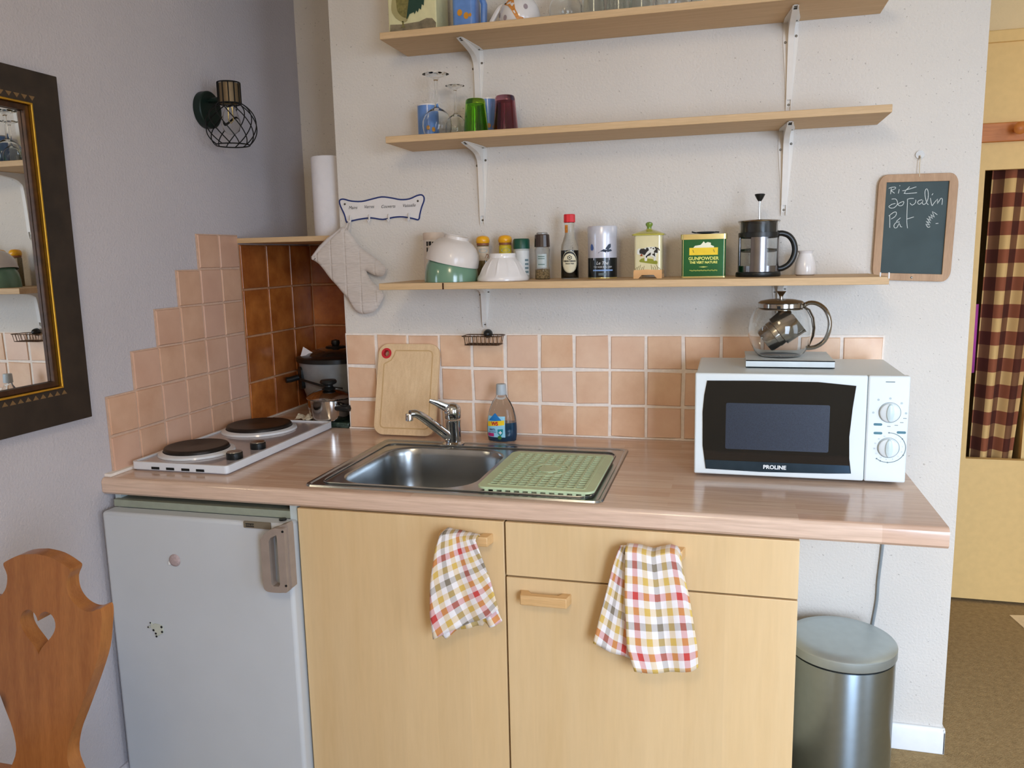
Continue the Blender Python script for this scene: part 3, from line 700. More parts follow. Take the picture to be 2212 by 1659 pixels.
# ================================================================== MICROWAVE
mw = thing('microwave_oven', 'white microwave oven with black window and two dials on the worktop', 'microwave', (1.70, -.24, H))
mx0_, mx1_, mf, mbk, mz0, mz1 = 1.466, 1.934, -.39, -.086, .8865, 1.1323
MB().box(mx0_ + .002, mx1_ - .004, mf + .02, mbk, mz0, mz1 - .0015).build('casing', M_appl, mw, bevel=.005, seg=3)
MB().box(mx0_, 1.8462, mf, mf + .021, mz0, mz1 - .0005).build('oven_door', M_appl, mw, bevel=.004, seg=3)
mdoor = [o_ for o_ in mw.children if o_.name.startswith('oven_door')][0]
win = smoothpts([(1.4938, 1.1142), (1.6123, 1.116), (1.7406, 1.1153), (1.8217, 1.1081), (1.8161, 1.0559), (1.8117, .9895), (1.8138, .9384), (1.8188, .9037), (1.7665, .9011), (1.6179, .8978), (1.4937, .9), (1.4857, .9567), (1.4845, 1.0385), (1.4877, 1.0791)], 1)
wo = MB().prism(win, mf - .0022, mf - .0002, 'xz').build('oven_window', mat('black_glass', (12, 15, 16), .06, coat=.6, var=.05), mdoor, smooth=0)
MB().prism(rrect(1.538, 1.768, .951, 1.062, .004), mf - .0028, mf - .0021, 'xz').build('window_mesh', mat('mesh_screen', (46, 52, 64), .4, .3, var=.3, vs_=900), wo, smooth=0)
MB().prism([(1.4905, .9222), (1.8138, .9222), (1.8178, .9047), (1.7665, .9020), (1.6179, .8988), (1.4947, .9009)], mf - .0030, mf - .0021, 'xz').build('chrome_band', mat('dark_chrome', (66, 90, 112), .16, .9, var=.1), wo, smooth=0)
MB().text('PROLINE', .0128, lambda a, b: (1.651 + a * 1.02, mf - .0034, .9065 + b), bold=.0004).build('lettering', M_white, wo, smooth=0)
pn = MB().box(1.8472, mx1_, mf, mf + .021, mz0, mz1 - .0005).build('control_panel', M_appl, mw, bevel=.004, seg=3)
M_gry = mat('print_grey', (110, 128, 132), .5); M_prt = mat('print_slate', (70, 120, 136), .5); M_dial = mat('dial_white', (204, 222, 224), .3)
for (kx, kz) in ((1.8942, 1.0485), (1.895, .9673)):
    kz_ = kz
    MB().prism(circ(kx, kz_, .0235, 36), mf - .0006, mf + .0002, 'xz', hole=circ(kx, kz_, .0226, 36)).build('dial_outline', M_gry, pn, smooth=0)
    kn = MB().lathe([(0, .009), (.018, .0085), (.021, .006), (.0215, 0)], 32, (kx, mf, kz_), R=Matrix.Rotation(PI / 2, 3, 'X')).build('dial', M_appl, pn)
    MB().lathe([(0, .004), (.004, .0035), (.0075, .0015), (.0085, -.004)], 20, (kx, mf - .011, kz_), R=Matrix.Scale(2.5, 3, (0, 0, 1)) @ Matrix.Rotation(PI / 2, 3, 'X')).build('dial_grip', M_dial, kn)
arc = [(1.895 + .036 * math.sin(math.radians(a)), mf - .0004, .9675 + .0345 * math.cos(math.radians(a))) for a in range(0, 222, 8)]
MB().tube(arc, .0008, 5).build('timer_scale', M_gry, pn)
for a in (0, 52, 118, 180, 205, 220): MB().prism(circ(1.895 + .036 * math.sin(math.radians(a)), .9675 + .0345 * math.cos(math.radians(a)), .0017, 8), mf - .001, mf, 'xz').build('scale_dot', M_gry, pn)
for (a, b, wd) in ((1.871, 1.0205, .009), (1.872, 1.0004, .009), (1.9205, 1.0035, .0095)): MB().prism(rrect(a - wd, a + wd, b - .0028, b + .0028, .0026), mf - .0006, mf, 'xz').build('printed_pill', M_prt, pn, smooth=0)
for (a, b) in ((1.894, 1.0167), (1.9092, 1.0196), (1.9202, 1.0262), (1.9262, 1.0361)): MB().box(a - .0035, a + .0035, mf - .0006, mf, b - .0006, b + .0006).build('scale_dash', M_gry, pn)
for (a, b) in ((1.860, 1.0475), (1.8697, 1.0771), (1.8942, 1.0807), (1.918, 1.0703), (1.928, 1.0477)): MB().prism(circ(a, b, .0026, 8), mf - .0005, mf, 'xz').build('symbol', mat('print_pale', (176, 192, 196), .5), pn)
MB().box(1.883, 1.902, mf - .0006, mf, 1.1172, 1.1192).build('printed_dash', M_gry, pn)
tn = MB()
for i, a in enumerate(range(30, 350, 26)):
    tn.text(str([1, 2, 3, 4, 5, 6, 8, 10, 15, 20, 25, 30, 35][i]), .0045, lambda x, y, a=a: (1.895 + .0295 * math.sin(math.radians(a)) + x, mf - .0006, .9658 + .0275 * math.cos(math.radians(a)) + y))
tn.build('lettering', mat('print_faint', (166, 184, 190), .5), pn, smooth=0)
for (a, b) in ((mx0_ + .03, mf + .05), (mx1_ - .03, mf + .05), (mx0_ + .03, mbk - .04), (mx1_ - .03, mbk - .04)): MB().lathe([(0, 0), (.012, 0), (.012, mz0 - H + .001), (0, mz0 - H + .001)], 16, (a, b, H + .0002)).build('foot', M_black, mw)
# book on top
bk = thing('book', 'pale grey book lying flat on top of the microwave', 'book', (1.685, -.19, mz1))
bc = MB(); bc.box(1.583, 1.787, -.288, -.098, mz1, mz1 + .0022); bc.box(1.583, 1.787, -.288, -.098, mz1 + .0158, mz1 + .018); bc.box(1.583, 1.787, -.288, -.2865, mz1, mz1 + .018)
bc.build('cover', mat('book_cover', (212, 222, 226), .4, var=.05, vs_=20), bk)
MB().box(1.585, 1.784, -.2864, -.1, mz1 + .0022, mz1 + .0158).build('pages', M_paper, bk)
BT = mz1 + .018
# teapot
TX, TY, TZ = 1.666, -.197, BT
tp = thing('glass_teapot', 'round glass teapot with steel lid handle and strainer on the book', 'teapot', (TX, TY, TZ))
outp = [(.0, .0015), (.045, .0), (.052, .004), (.066, .022), (.0765, .05), (.0785, .072), (.0745, .098), (.064, .118), (.052, .126), (.0, .126)]
outp = [(.050, .0), (.060, .010), (.0715, .032), (.0775, .055), (.0785, .072), (.0745, .096), (.0645, .115), (.052, .125)]
inn = [(r - .002, z + (.002 if i == 0 else 0)) for i, (r, z) in enumerate(outp)]
gm = MB((TX, TY, TZ)).lathe([(1e-4, .0)] + outp + inn[::-1] + [(1e-4, .002)], 56, cap0=False, cap1=False); gm.build('glass_pot', M_glass, tp, smooth=60)
M_ts = mat('teapot_steel', (170, 164, 156), .14, 1, var=.03)
MB((TX, TY, TZ)).lathe([(.0535, .117), (.0545, .117), (.0545, .133), (.0535, .133)], 48, closed=True).build('neck_band', M_ts, tp)
ldt = MB((TX, TY, TZ)).lathe([(.0550, .1335), (.056, .135), (.05, .1395), (.03, .1435), (0, .145)], 48).build('lid', M_ts, tp)
MB((TX, TY, TZ)).lathe([(.0045, .144), (.0045, .150), (.006, .154), (.012, .162), (.0115, .1635), (0, .1635)], 24).build('lid_knob', M_ts, ldt)
MB((TX, TY, TZ)).box(-.012, -.004, -.0565, -.0535, .121, .129).build('strainer_catch', M_dark, tp)
A = Matrix.Translation((TX + .008, TY, TZ + .075)) @ Matrix.Rotation(math.radians(-40), 4, 'Y').inverted() @ Matrix.Rotation(math.radians(0), 4, 'X')
st = MB(M=Matrix.Translation((TX + .010, TY - .002, TZ + .074)) @ Matrix.Rotation(math.radians(52), 4, 'Y'))
st.lathe([(.0, -.060), (.030, -.060), (.032, -.056), (.033, -.034), (.0345, -.033), (.0345, -.030), (.034, -.02), (.0385, -.018), (.0385, -.010), (.040, .03), (.042, .034), (.0, .034)], 36)
st.build('strainer', M_ts, tp)
hp = [(.053, 0, .126), (.066, 0, .134), (.085, 0, .132), (.103, 0, .119), (.1135, 0, .098), (.116, 0, .078), (.112, 0, .055), (.101, 0, .036), (.082, 0, .024), (.062, 0, .022)]
MB((TX, TY, TZ), rz=math.radians(-6)).tube(smoothpts(hp, 3, False), .0055, 10, flat=1.5).build('handle', M_ts, tp)
MB((TX, TY, TZ), rz=math.radians(-6)).tube([(.0545, 0, .124), (.067, 0, .117), (.0775, 0, .097), (.081, 0, .072), (.079, 0, .052), (.068, 0, .026)], .0026, 8, flat=2.6).build('handle_strap', M_ts, tp)

# ================================================================== SHELVES + BRACKETS
Z1, Z2, Z3 = 1.3485, 1.7464, 2.0169
SHT = .018
def shelf(z, x0, x1, d, label):
    t = thing('wall_shelf', label, 'shelf', ((x0 + x1) / 2, -d / 2, z - SHT), 'pine wall shelves')
    return t, MB().box(x0, x1, -d, -.001, z - SHT, z).build('board', M_pine, t, bevel=.0012)
s1, s1b = shelf(Z1, .6165, 1.898, .283, 'lowest pine wall shelf, holding spices, tins and the coffee press')
nb = MB().box(.8, .804, -.2845, -.2825, Z1 - SHT, Z1 - .001).build('crack', mat('dark_crack', (70, 44, 24), .9), s1b)
for hx, hy_ in ((1.880, -.272), (1.8965, -.284)):
    MB().tube([(hx, hy_, Z1 - .004), (hx, hy_, Z1 + .010)], .0018, 6).build('white_peg', M_white, s1b)
s2, s2b = shelf(Z2, .619, 1.9005, .20, 'middle pine wall shelf, holding glasses only at its left end')
s3, s3b = shelf(Z3, .6155, 1.895, .20, 'topmost pine wall shelf, lined with jars, cups and clear glasses')
M_brk = mat('white_bracket', (226, 222, 216), .35, var=.02)
def bracket(label, x, z):
    t = thing('shelf_bracket', label, 'bracket', (x, -.01, z), 'white steel shelf brackets')
    b = MB((x, 0, z))
    wv = [(-.019, 0), (.019, 0), (.019, -.045), (.0065, -.205), (.004, -.213), (-.004, -.213), (-.0065, -.205), (-.019, -.045)]
    b.prism([(a, c) for a, c in wv], -.0025, -.0005, 'xz')
    b.prism([(-.019, -.0005), (.019, -.0005), (.019, -.045), (.0065, -.150), (.004, -.156), (-.004, -.156), (-.0065, -.150), (-.019, -.045)], -.0023, -.0003, 'xy')
    rib = smoothpts([(-.002, -.002), (-.150, -.002), (-.146, -.007), (-.06, -.016), (-.028, -.030), (-.015, -.06), (-.008, -.195), (-.002, -.205)], 3)
    for k in range(2):
        b.prism(rib, -.0075 + k * .0120, -.0045 + k * .0120, 'yz')
    b.box(-.0055, .0055, -.0035, -.0024, -.20, -.03)
    # bridging front web
    web = [(y_, z_) for y_, z_ in smoothpts([(-.140, -.008), (-.06, -.0175), (-.028, -.0315), (-.0165, -.06), (-.0095, -.195)], 4, False)]
    b.rings([[(-.007, y_, z_), (.007, y_, z_), (.007, y_ + .0015, z_ + .0015), (-.007, y_ + .0015, z_ + .0015)] for y_, z_ in web])
    b.build('bracket_body', M_brk, t, smooth=40)
    for (sx, sz) in ((-.0130, -.05), (.0135, -.036), (0, -.207)):
        MB().lathe([(0, .0022), (.0022, .002), (.0034, 0)], 10, (x + sx, -.0026, z + sz), R=Matrix.Rotation(PI / 2, 3, 'X')).build('screw', M_screw, t)
    for sy in (-.02, -.15): MB().lathe([(0, -.002), (.003, -.0015), (.003, 0)], 10, (x + (.012 if sy > -.1 else 0), sy, z - .0023)).build('screw', M_screw, t)
    return t
XL, XRB = .8285, 1.6815
bks = [('white steel bracket, left one under the topmost shelf', XL, Z3), ('white steel bracket, right one under the topmost shelf', XRB, Z3),
       ('white steel bracket, left one under the middle shelf', XL + .0035, Z2), ('white steel bracket, right one under the middle shelf', XRB - .004, Z2),
       ('white steel bracket above the soap basket, under the lowest shelf', XL + .002, Z1), ('white steel bracket mostly hidden behind the teapot lid, under the lowest shelf', XRB - .008, Z1)]
b0_ = bracket(bks[0][0], 0, 0)
for i, (l, x, z) in enumerate(bks):
    bt = b0_ if i == 0 else copy_tree(b0_)
    bt.location = (x, -.01, z - SHT - .0002); bt['label'] = l
    if i > 3: bt.scale = (1, 1, .57)

# ================================================================== ITEMS ON LOWEST SHELF
def cyl_on(x0, y0, z0, r, rz=0):
    """returns mapping: print coords -> cylinder face turned by rz (0 = towards -Y)"""
    def f(a, b, off=.0006):
        t = a / r; R_ = r + off
        px, py = R_ * math.sin(t), -R_ * math.cos(t)
        c, s_ = math.cos(rz), math.sin(rz); return (x0 + px * c - py * s_, y0 + px * s_ + py * c, z0 + b)
    return f
def wrap(f, a0, a1, b0, b1, off, m, name, par, n=14):
    return MB().sheet(lambda u, v: f(a0 + (a1 - a0) * u, b0 + (b1 - b0) * v, off), n, 1).build(name, m, par)
# bouillon can
x, y = .7035, -.075
t = thing('food_canister', 'pale canister with black lettering behind the green and white bowl', 'canister', (x, y, Z1))
MB((x, y, Z1)).lathe([(0, 0), (.0295, 0), (.0305, .002), (.0305, .118), (0, .118)], 36).build('canister_body', mat('canister_cream', (214, 206, 198), .4), t)
MB((x, y, Z1)).lathe([(0, .118), (.0315, .118), (.0315, .136), (.030, .1385), (0, .139)], 36).build('lid', mat('beige_lid', (206, 188, 172), .45), t)
f = cyl_on(x, y, Z1, .0305, math.radians(20))
for a0, a1, b0, b1 in ((-.024, -.018, .100, .113), (-.016, -.008, .101, .113), (-.006, .004, .103, .112), (.008, .024, .100, .113), (-.024, -.019, .083, .096), (-.016, -.009, .084, .095), (-.007, -.001, .088, .094), (-.007, .002, .083, .086), (.004, .013, .086, .096), (-.018, -.010, .060, .064)):
    wrap(f, a0, a1, b0, b1, .0006, M_inkk, 'print_block', t, 4)
# tilted two-tone bowls: green below, white above
x, y = .797, -.198
t = thing('serving_bowl', 'green bowl upside down beneath the white one on the lowest shelf', 'bowl', (x, y, Z1), 'bowls on the lowest shelf')
def bowl_prof(R0, h, foot, fh, th=.0035):
    o = []
    for i in range(9):
        a = i / 8 * PI / 2; o.append((foot + (R0 - foot) * math.cos(a) ** .75 if i < 8 else foot, h * math.sin(a) ** 1.05))
    return o
pts_o = [(.0745, 0), (.0745, .004), (.073, .025), (.069, .045), (.061, .062), (.049, .075), (.037, .082), (.034, .083), (.033, .090), (.029, .090), (.028, .084), (1e-4, .084)]
pts_i = [(1e-4, .079), (.035, .078), (.047, .071), (.058, .059), (.066, .043), (.070, .025), (.071, 0)]
MB((x, y, Z1 + .0003)).lathe(pts_o + pts_i, 56, cap0=False, cap1=False, closed=False).build('bowl_body', mat('sage_glaze', (104, 140, 116), .2, coat=.5, var=.03), t)
t = thing('serving_bowl', 'white bowl tipped over the green bowl on the lowest shelf', 'bowl', (x, y, Z1 + .03), 'bowls on the lowest shelf')
Mx = Matrix.Translation((x + .003, y, Z1 + .0500)) @ Matrix.Rotation(math.radians(13.0), 4, 'Y')
wo_ = [(.0785, 0), (.079, .003), (.0775, .024), (.073, .042), (.064, .058), (.051, .071), (.039, .077), (.037, .079), (.0365, .0885), (.033, .0895), (.031, .081), (1e-4, .081)]
wi_ = [(1e-4, .077), (.038, .073), (.049, .067), (.061, .055), (.070, .040), (.0745, .024), (.0765, 0)]
MB(M=Mx).lathe([(r * .925, z * .85) for r, z in wo_ + wi_], 56, cap0=False, cap1=False).build('bowl_body', mat('white_glaze', (214, 206, 200), .35, coat=.2, var=.02), t)
# fluted bowl
x, y = .945, -.198
t = thing('breakfast_bowl', 'white fluted bowl upside down on the lowest shelf', 'bowl', (x, y, Z1), 'bowls on the lowest shelf')
rg = []
for r, z, fl in [(.069, 0, 0), (.0705, .002, 0), (.0705, .008, 0), (.068, .013, .0), (.0655, .018, .0022), (.058, .034, .0028), (.049, .048, .0026), (.042, .056, .001), (.037, .060, 0), (.0355, .062, 0), (.0355, .072, 0), (.0345, .0735, 0), (.031, .0735, 0), (.030, .070, 0), (1e-4, .070, 0)]:
    rg.append([((r - fl * abs(math.sin(6 * th)) ** .35) * math.cos(th) if fl else r * math.cos(th), (r - fl * abs(math.sin(6 * th)) ** .35) * math.sin(th) if fl else r * math.sin(th), z) for th in [2 * PI * j / 120 for j in range(120)]])
ob = MB((x, y, Z1 + .0003)); ob.rings(rg, False, True); ob.build('bowl_body', M_whiteg, t, smooth=35)
# spices
M_cork = mat('spice_brown', (140, 84, 54), .5); M_ycap = mat('mustard_cap', (234, 168, 24), .3, coat=.3)
def spice(x, y, label, body_c, lbl_c, grp='mustard capped spice jars'):
    t = thing('spice_jar', label, 'spice jar', (x, y, Z1), grp)
    MB((x, y, Z1)).lathe([(0, 0), (.0175, 0), (.0185, .002), (.0185, .094), (.0165, .099), (0, .099)], 28).build('jar', mat('spice_' + label[-24:], body_c, .15, coat=.4, var=.25, vs_=300), t)
    MB((x, y, Z1)).lathe([(.0170, .0985), (.018, .0985), (.018, .1045), (0, .1045)], 28).build('collar', M_cork, t)
    MB((x, y, Z1)).lathe([(.018, .1045), (.0195, .107), (.020, .113), (.0185, .120), (.013, .1245), (0, .1265)], 28).build('cap', M_ycap, t)
    f = cyl_on(x, y, Z1, .0185, math.radians(18)); l = wrap(f, -.024, .024, .055, .095, .0004, mat('spl_' + label[-24:], lbl_c, .5, var=.15, vs_=120), 'label', t)
    patch([(a * .012, .083 + b * .0055) for a, b in circ(0, 0, 1, 16)], .001, mat('print_sky', (110, 176, 210), .4), 'label_badge', l, f)
    return f, l
f, l = spice(.848, -.06, 'spice jar with yellow cap and cinnamon brown contents, next to the white bowl', (112, 96, 62), (206, 190, 168))
patch([(.004, .062), (.015, .062), (.017, .072), (.010, .074)], .001, M_cork, 'label_print', l, f)
f, l = spice(.915, -.06, 'spice jar with yellow cap and yellow label, beside the green capped jar', (190, 160, 40), (208, 184, 44))
# green cap jar
x, y = .9695, -.085
t = thing('spice_jar', 'glass jar with dark green screw cap behind the fluted bowl', 'spice jar', (x, y, Z1))
MB((x, y, Z1)).lathe([(0, 0), (.021, 0), (.022, .002), (.022, .084), (.019, .088), (0, .088)], 32).build('jar', mat('herb_jar', (188, 190, 184), .12, coat=.5), t)
MB((x, y, Z1)).lathe([(.0205, .086), (.0235, .086), (.0235, .110), (.021, .114), (0, .1145)], 32).build('cap', mat('green_cap', (18, 74, 56), .4), t)
f = cyl_on(x, y, Z1, .022, math.radians(22)); l = wrap(f, -.02, .024, .012, .080, .0004, mat('label_pale', (210, 210, 206), .5), 'label', t)
for i in range(4): MB().sheet(lambda u, v, i=i: f(.006 + .012 * u, .018 + i * .011 + .006 * v, .0012), 6, 1).build('label_print', M_gry, l)
# pepper mill
x, y = 1.032, -.095
t = thing('pepper_mill', 'clear peppercorn grinder with dark brown top on the lowest shelf', 'grinder', (x, y, Z1))
MB((x, y, Z1)).lathe([(0, 0), (.020, 0), (.0215, .002), (.0205, .026), (.0205, .060), (.0215, .082), (.018, .089), (1e-4, .089)], 32).build('jar', mat('pepper_glass', (246, 248, 246), .0, trans=1, var=0, ior=1.2), t)
MB((x, y, Z1)).lathe([(0, .002), (.0185, .002), (.0185, .027), (0, .029)], 24).build('peppercorns', mat('peppercorn', (150, 126, 88), .8, var=.75, vs_=330, bmp=1, bs=320), t)
MB((x, y, Z1)).lathe([(.0205, .089), (.022, .090), (.0205, .122), (.019, .124), (0, .124)], 16).build('grinder_top', mat('brown_grinder', (56, 42, 36), .25, coat=.3), t, smooth=20)
MB((x, y, Z1)).lathe([(.0155, .124), (.0155, .1275), (.013, .1295), (0, .1295)], 24).build('clear_cap', mat('cap_grey', (150, 146, 140), .2), t)
f = cyl_on(x, y, Z1, .0212, math.radians(18)); l = wrap(f, -.018, .010, .032, .070, .0006, mat('label_silver', (176, 186, 184), .4), 'label', t)
for b in (.062, .056, .040): wrap(f, -.014, .004, b, b + .0025, .0012, mat('print_sage', (96, 120, 112), .5), 'print_line', l, 6)
# soy sauce
x, y = 1.112, -.105
t = thing('soy_sauce_bottle', 'slim soy sauce bottle with red cap and oval cream label', 'bottle', (x, y, Z1))
gp = [(1e-4, .0005), (.0235, .0005), (.0245, .003), (.0245, .078), (.0225, .094), (.017, .108), (.0135, .120), (.0128, .148), (.0140, .150), (.0140, .154), (1e-4, .154)]
MB((x, y, Z1)).lathe(gp, 36).build('glass_bottle', mat('bottle_glass', (248, 250, 246), .0, trans=1, var=0, ior=1.2), t)
MB((x, y, Z1)).lathe([(0, .003), (.0232, .003), (.0238, .006), (.0238, .078), (0, .080)], 36).build('sauce', mat('soy_sauce', (20, 14, 10), .1, coat=.5), t)
MB((x, y, Z1)).lathe([(.0158, .154), (.0162, .155), (.0158, .174), (.0145, .176), (0, .176)], 10).build('cap', mat('red_cap', (214, 44, 52), .4), t, smooth=20)
f = cyl_on(x, y, Z1, .0245, math.radians(12))
def oval(f, cx, cz, a, b, off, m, name, par, n=40):
    v = [f(cx, cz, off)] + [f(cx + a * math.cos(2 * PI * i / n), cz + b * math.sin(2 * PI * i / n), off) for i in range(n)]
    v += [f(cx + .5 * a * math.cos(2 * PI * i / n), cz + .5 * b * math.sin(2 * PI * i / n), off) for i in range(n)]
    fs = [(0, n + 1 + i, n + 1 + (i + 1) % n) for i in range(n)] + [(n + 1 + i, 1 + i, 1 + (i + 1) % n, n + 1 + (i + 1) % n) for i in range(n)]
    return MB().add(v, fs).build(name, m, par)
M_crm = mat('label_cream', (214, 204, 172), .5)
l = oval(f, -.001, .047, .0225, .0300, .0004, M_crm, 'label', t)
oval(f, -.001, .047, .0212, .0285, .0008, M_inkk, 'label_ring', l); oval(f, -.001, .0445, .0190, .0255, .0012, M_crm, 'label_field', l)
hexo = [(-.001 + .0065 * math.cos(math.radians(30 + 60 * i)), .0585 + .0065 * math.sin(math.radians(30 + 60 * i))) for i in range(6)]
patch(hexo, .0018, M_inkk, 'emblem', l, f); patch([( -.001 + (a + .001) * .7, .0585 + (b - .0585) * .7) for a, b in hexo], .0022, M_crm, 'emblem', l, f); patch(circ(-.001, .0585, .002, 10), .0026, M_inkk, 'emblem', l, f)
txt_on('KIKKOMAN', .0062, -.001, .0470, f, .0020, M_inkk, 'lettering', l, bold=.00025); txt_on('Sauce Soja', .0052, -.001, .0410, f, .0020, M_inkk, 'lettering', l, bold=.00015)
nl = wrap(cyl_on(x, y, Z1, .013, math.radians(0)), -.013, -.002, .126, .147, .0008, mat('neck_orange', (206, 130, 40), .5, var=.3, vs_=150), 'neck_label', t, 6)
# tea tin, round
x, y = 1.203, -.105
t = thing('tea_tin', 'round tea tin, white upper half with insect print and black lower half', 'tin', (x, y, Z1))
MB((x, y, Z1)).lathe([(0, .001), (.0385, .001), (.0395, .003), (.0395, .112), (0, .112)], 44).build('tin_body', mat('tin_lavender', (206, 206, 216), .3, .2, coat=.3), t)
MB((x, y, Z1)).lathe([(.0395, .112), (.0403, .112), (.0403, .137), (.0385, .141), (.034, .1415), (0, .1405)], 44).build('lid', mat('tin_lid', (206, 208, 218), .28, .2, coat=.3), t)
MB((x, y, Z1)).lathe([(.0396, .0), (.0402, .001), (.0402, .003), (.0396, .004)], 44, closed=True).build('bottom_seam', M_goldt, t)
f = cyl_on(x, y, Z1, .0395, math.radians(10))
MB((x, y, Z1)).lathe([(.0396, .004), (.0400, .004), (.0400, .056), (.0396, .056)], 44, closed=True).build('black_base', mat('tin_black', (18, 24, 26), .3, coat=.3), t)
blk = t.children[-1]
patch([(-.026, .056), (.018, .056), (.018, .050), (-.026, .050)], .0012, mat('tin_pale', (200, 200, 212), .4), 'label_strip', t, f)
M_ins = mat('insect_ink', (46, 58, 76), .5)
for P_ in ([(-.008, .073), (.002, .079), (.012, .077), (.008, .070), (0, .073)], [(.006, .080), (.016, .092), (.022, .093), (.022, .084), (.014, .077)], [(.010, .077), (.022, .079), (.026, .074), (.012, .071)], [(-.008, .073), (-.014, .068), (-.010, .070)]):
    patch(P_, .0012, M_ins, 'insect_print', t, f)
patch(smoothpts([(-.036, .078), (-.030, .076), (-.026, .080), (-.027, .088), (-.032, .094), (-.036, .088)], 2), .0012, mat('tin_blue', (74, 100, 160), .5), 'flower_print', t, f)
txt_on('Le Thé', .0115, -.002, .0385, f, .0012, M_white, 'lettering', t, shear=.3); txt_on('THE NOIR EARL GREY', .0052, 0, .030, f, .0012, M_white, 'lettering', t)
wrap(f, -.028, .028, .021, .0245, .0010, mat('tin_lightblue', (132, 168, 224), .4), 'blue_line', t)
for b in (.0095, .013): wrap(f, -.012, .010, b, b + .0022, .0010, M_gry, 'print_line', t, 6)
# cow jar
x, y = 1.3315, -.128
t = thing('ceramic_jar', 'cream square ceramic jar painted with a black and white cow', 'jar', (x, y, Z1))
M_jar = mat('cream_glaze', (222, 212, 168), .15, coat=.6, var=.03)
jw = .0362
MB((x, y, Z1)).prism(rrect(-jw, jw, -jw, jw, .009), .022, .112, 'xy').build('jar_body', M_jar, t, bevel=.002)
ft = MB((x, y, Z1)); bs = [(-jw - .001, 0), (-.024, 0), (-.0155, .0095), (.0155, .0095), (.024, 0), (jw + .001, 0), (jw + .001, .021), (.012, .0225), (0, .0235), (-.012, .0235), (-.028, .021), (-jw - .001, .0195)]
ft.prism(bs, -jw - .001, -jw + .010, 'xz'); ft.prism(bs, jw - .010, jw + .001, 'xz'); ft.box(-jw - .001, -jw + .01, -jw, jw, .011, .0195); ft.box(jw - .01, jw + .001, -jw, jw, .011, .0195); ft.box(-jw, jw, -jw, jw, .012, .0225)
ft.build('jar_foot', mat('peach_glaze', (226, 178, 124), .25, coat=.5), t)
lj = MB((x, y, Z1)).rings([[(a, b, .112) for a, b in rrect(-.0415, .0415, -.0415, .0415, .010)], [(a, b, .1155) for a, b in rrect(-.0425, .0425, -.0425, .0425, .010)], [(a, b, .118) for a, b in rrect(-.039, .039, -.039, .039, .012)], [(a, b, .1245) for a, b in rrect(-.022, .022, -.022, .022, .012)], [(a, b, .128) for a, b in rrect(-.009, .009, -.009, .009, .0085)], [(a, b, .130) for a, b in rrect(-.007, .007, -.007, .007, .0068)]]).build('lid', mat('olive_glaze', (186, 178, 84), .15, coat=.6, var=.12, vs_=20), t)
MB((x, y, Z1)).lathe([(.0065, .129), (.006, .134), (.0095, .140), (.0095, .144), (.006, .147), (0, .148)], 24).build('lid_knob', mat('green_glaze', (112, 138, 50), .15, coat=.6), lj)
COW = {'grass': [(1.3091, 1.3941), (1.3143, 1.4002), (1.3205, 1.4016), (1.3329, 1.4005), (1.3422, 1.3993), (1.3564, 1.3932), (1.3571, 1.3883), (1.3546, 1.3852), (1.3392, 1.387), (1.3237, 1.3895), (1.3119, 1.3916)], 'white': [(1.3037, 1.4233), (1.308, 1.4269), (1.3204, 1.4266), (1.3303, 1.4301), (1.3451, 1.4304), (1.3537, 1.4302), (1.3574, 1.4258), (1.3587, 1.4202), (1.3581, 1.4141), (1.3538, 1.4117), (1.3533, 1.4031), (1.3521, 1.3951), (1.3484, 1.394), (1.3466, 1.3959), (1.3471, 1.4032), (1.3391, 1.4059), (1.3304, 1.4054), (1.3299, 1.3943), (1.3249, 1.3938), (1.323, 1.3963), (1.3236, 1.4074), (1.3193, 1.41), (1.3143, 1.4113), (1.3081, 1.4109), (1.3037, 1.4128)], 'black1': [(1.3105, 1.4225), (1.3136, 1.4262), (1.3217, 1.4266), (1.326, 1.424), (1.3291, 1.4295), (1.3328, 1.4276), (1.3347, 1.422), (1.3291, 1.4172), (1.3248, 1.4105), (1.3217, 1.4093), (1.318, 1.4125), (1.3105, 1.4139), (1.3096, 1.4195)], 'black2': [(1.3267, 1.4068), (1.3353, 1.414), (1.3403, 1.4163), (1.3391, 1.409), (1.3304, 1.4061), (1.3292, 1.4018), (1.3267, 1.4037)], 'black3': [(1.3488, 1.4297), (1.3531, 1.4302), (1.3574, 1.4258), (1.3575, 1.4141), (1.3501, 1.4155), (1.3514, 1.4044), (1.3496, 1.4063), (1.3434, 1.4101), (1.3434, 1.4126), (1.3483, 1.4131), (1.3476, 1.4192), (1.3525, 1.424)], 'black4': [(1.3433, 1.4255), (1.3464, 1.4285), (1.3488, 1.4254), (1.3482, 1.4235)], 'black5': [(1.3371, 1.4281), (1.3427, 1.4298), (1.3396, 1.4262)], 'tail': [(1.3562, 1.4289), (1.3599, 1.4263), (1.3624, 1.4214), (1.3618, 1.4202), (1.3587, 1.4245), (1.3562, 1.4264)], 'bell': [(1.3143, 1.4126), (1.3174, 1.4125), (1.318, 1.4069), (1.3118, 1.4071)]}
M_cw = mat('cow_white', (224, 224, 214), .2, coat=.5); M_ck = mat('cow_black', (30, 34, 38), .2, coat=.5); M_cg = mat('grass_green', (140, 144, 50), .2, coat=.5)
order = [('grass', M_cg, .0006), ('white', M_cw, .0012), ('black1', M_ck, .0017), ('black2', M_ck, .0017), ('black3', M_ck, .0017), ('black4', M_ck, .0017), ('black5', M_ck, .0017), ('tail', M_ck, .0017), ('bell', mat('bell_brown', (150, 70, 30), .3), .0021)]
cowp = MB()
for i, (k, m_, d) in enumerate(order): cowp.prism(COW[k], y - jw - d - .0003, y - jw + .0005, 'xz', mi=i)
cowp.build('cow_painting', [m_ for _, m_, _ in order], t, smooth=0)
gl = MB()
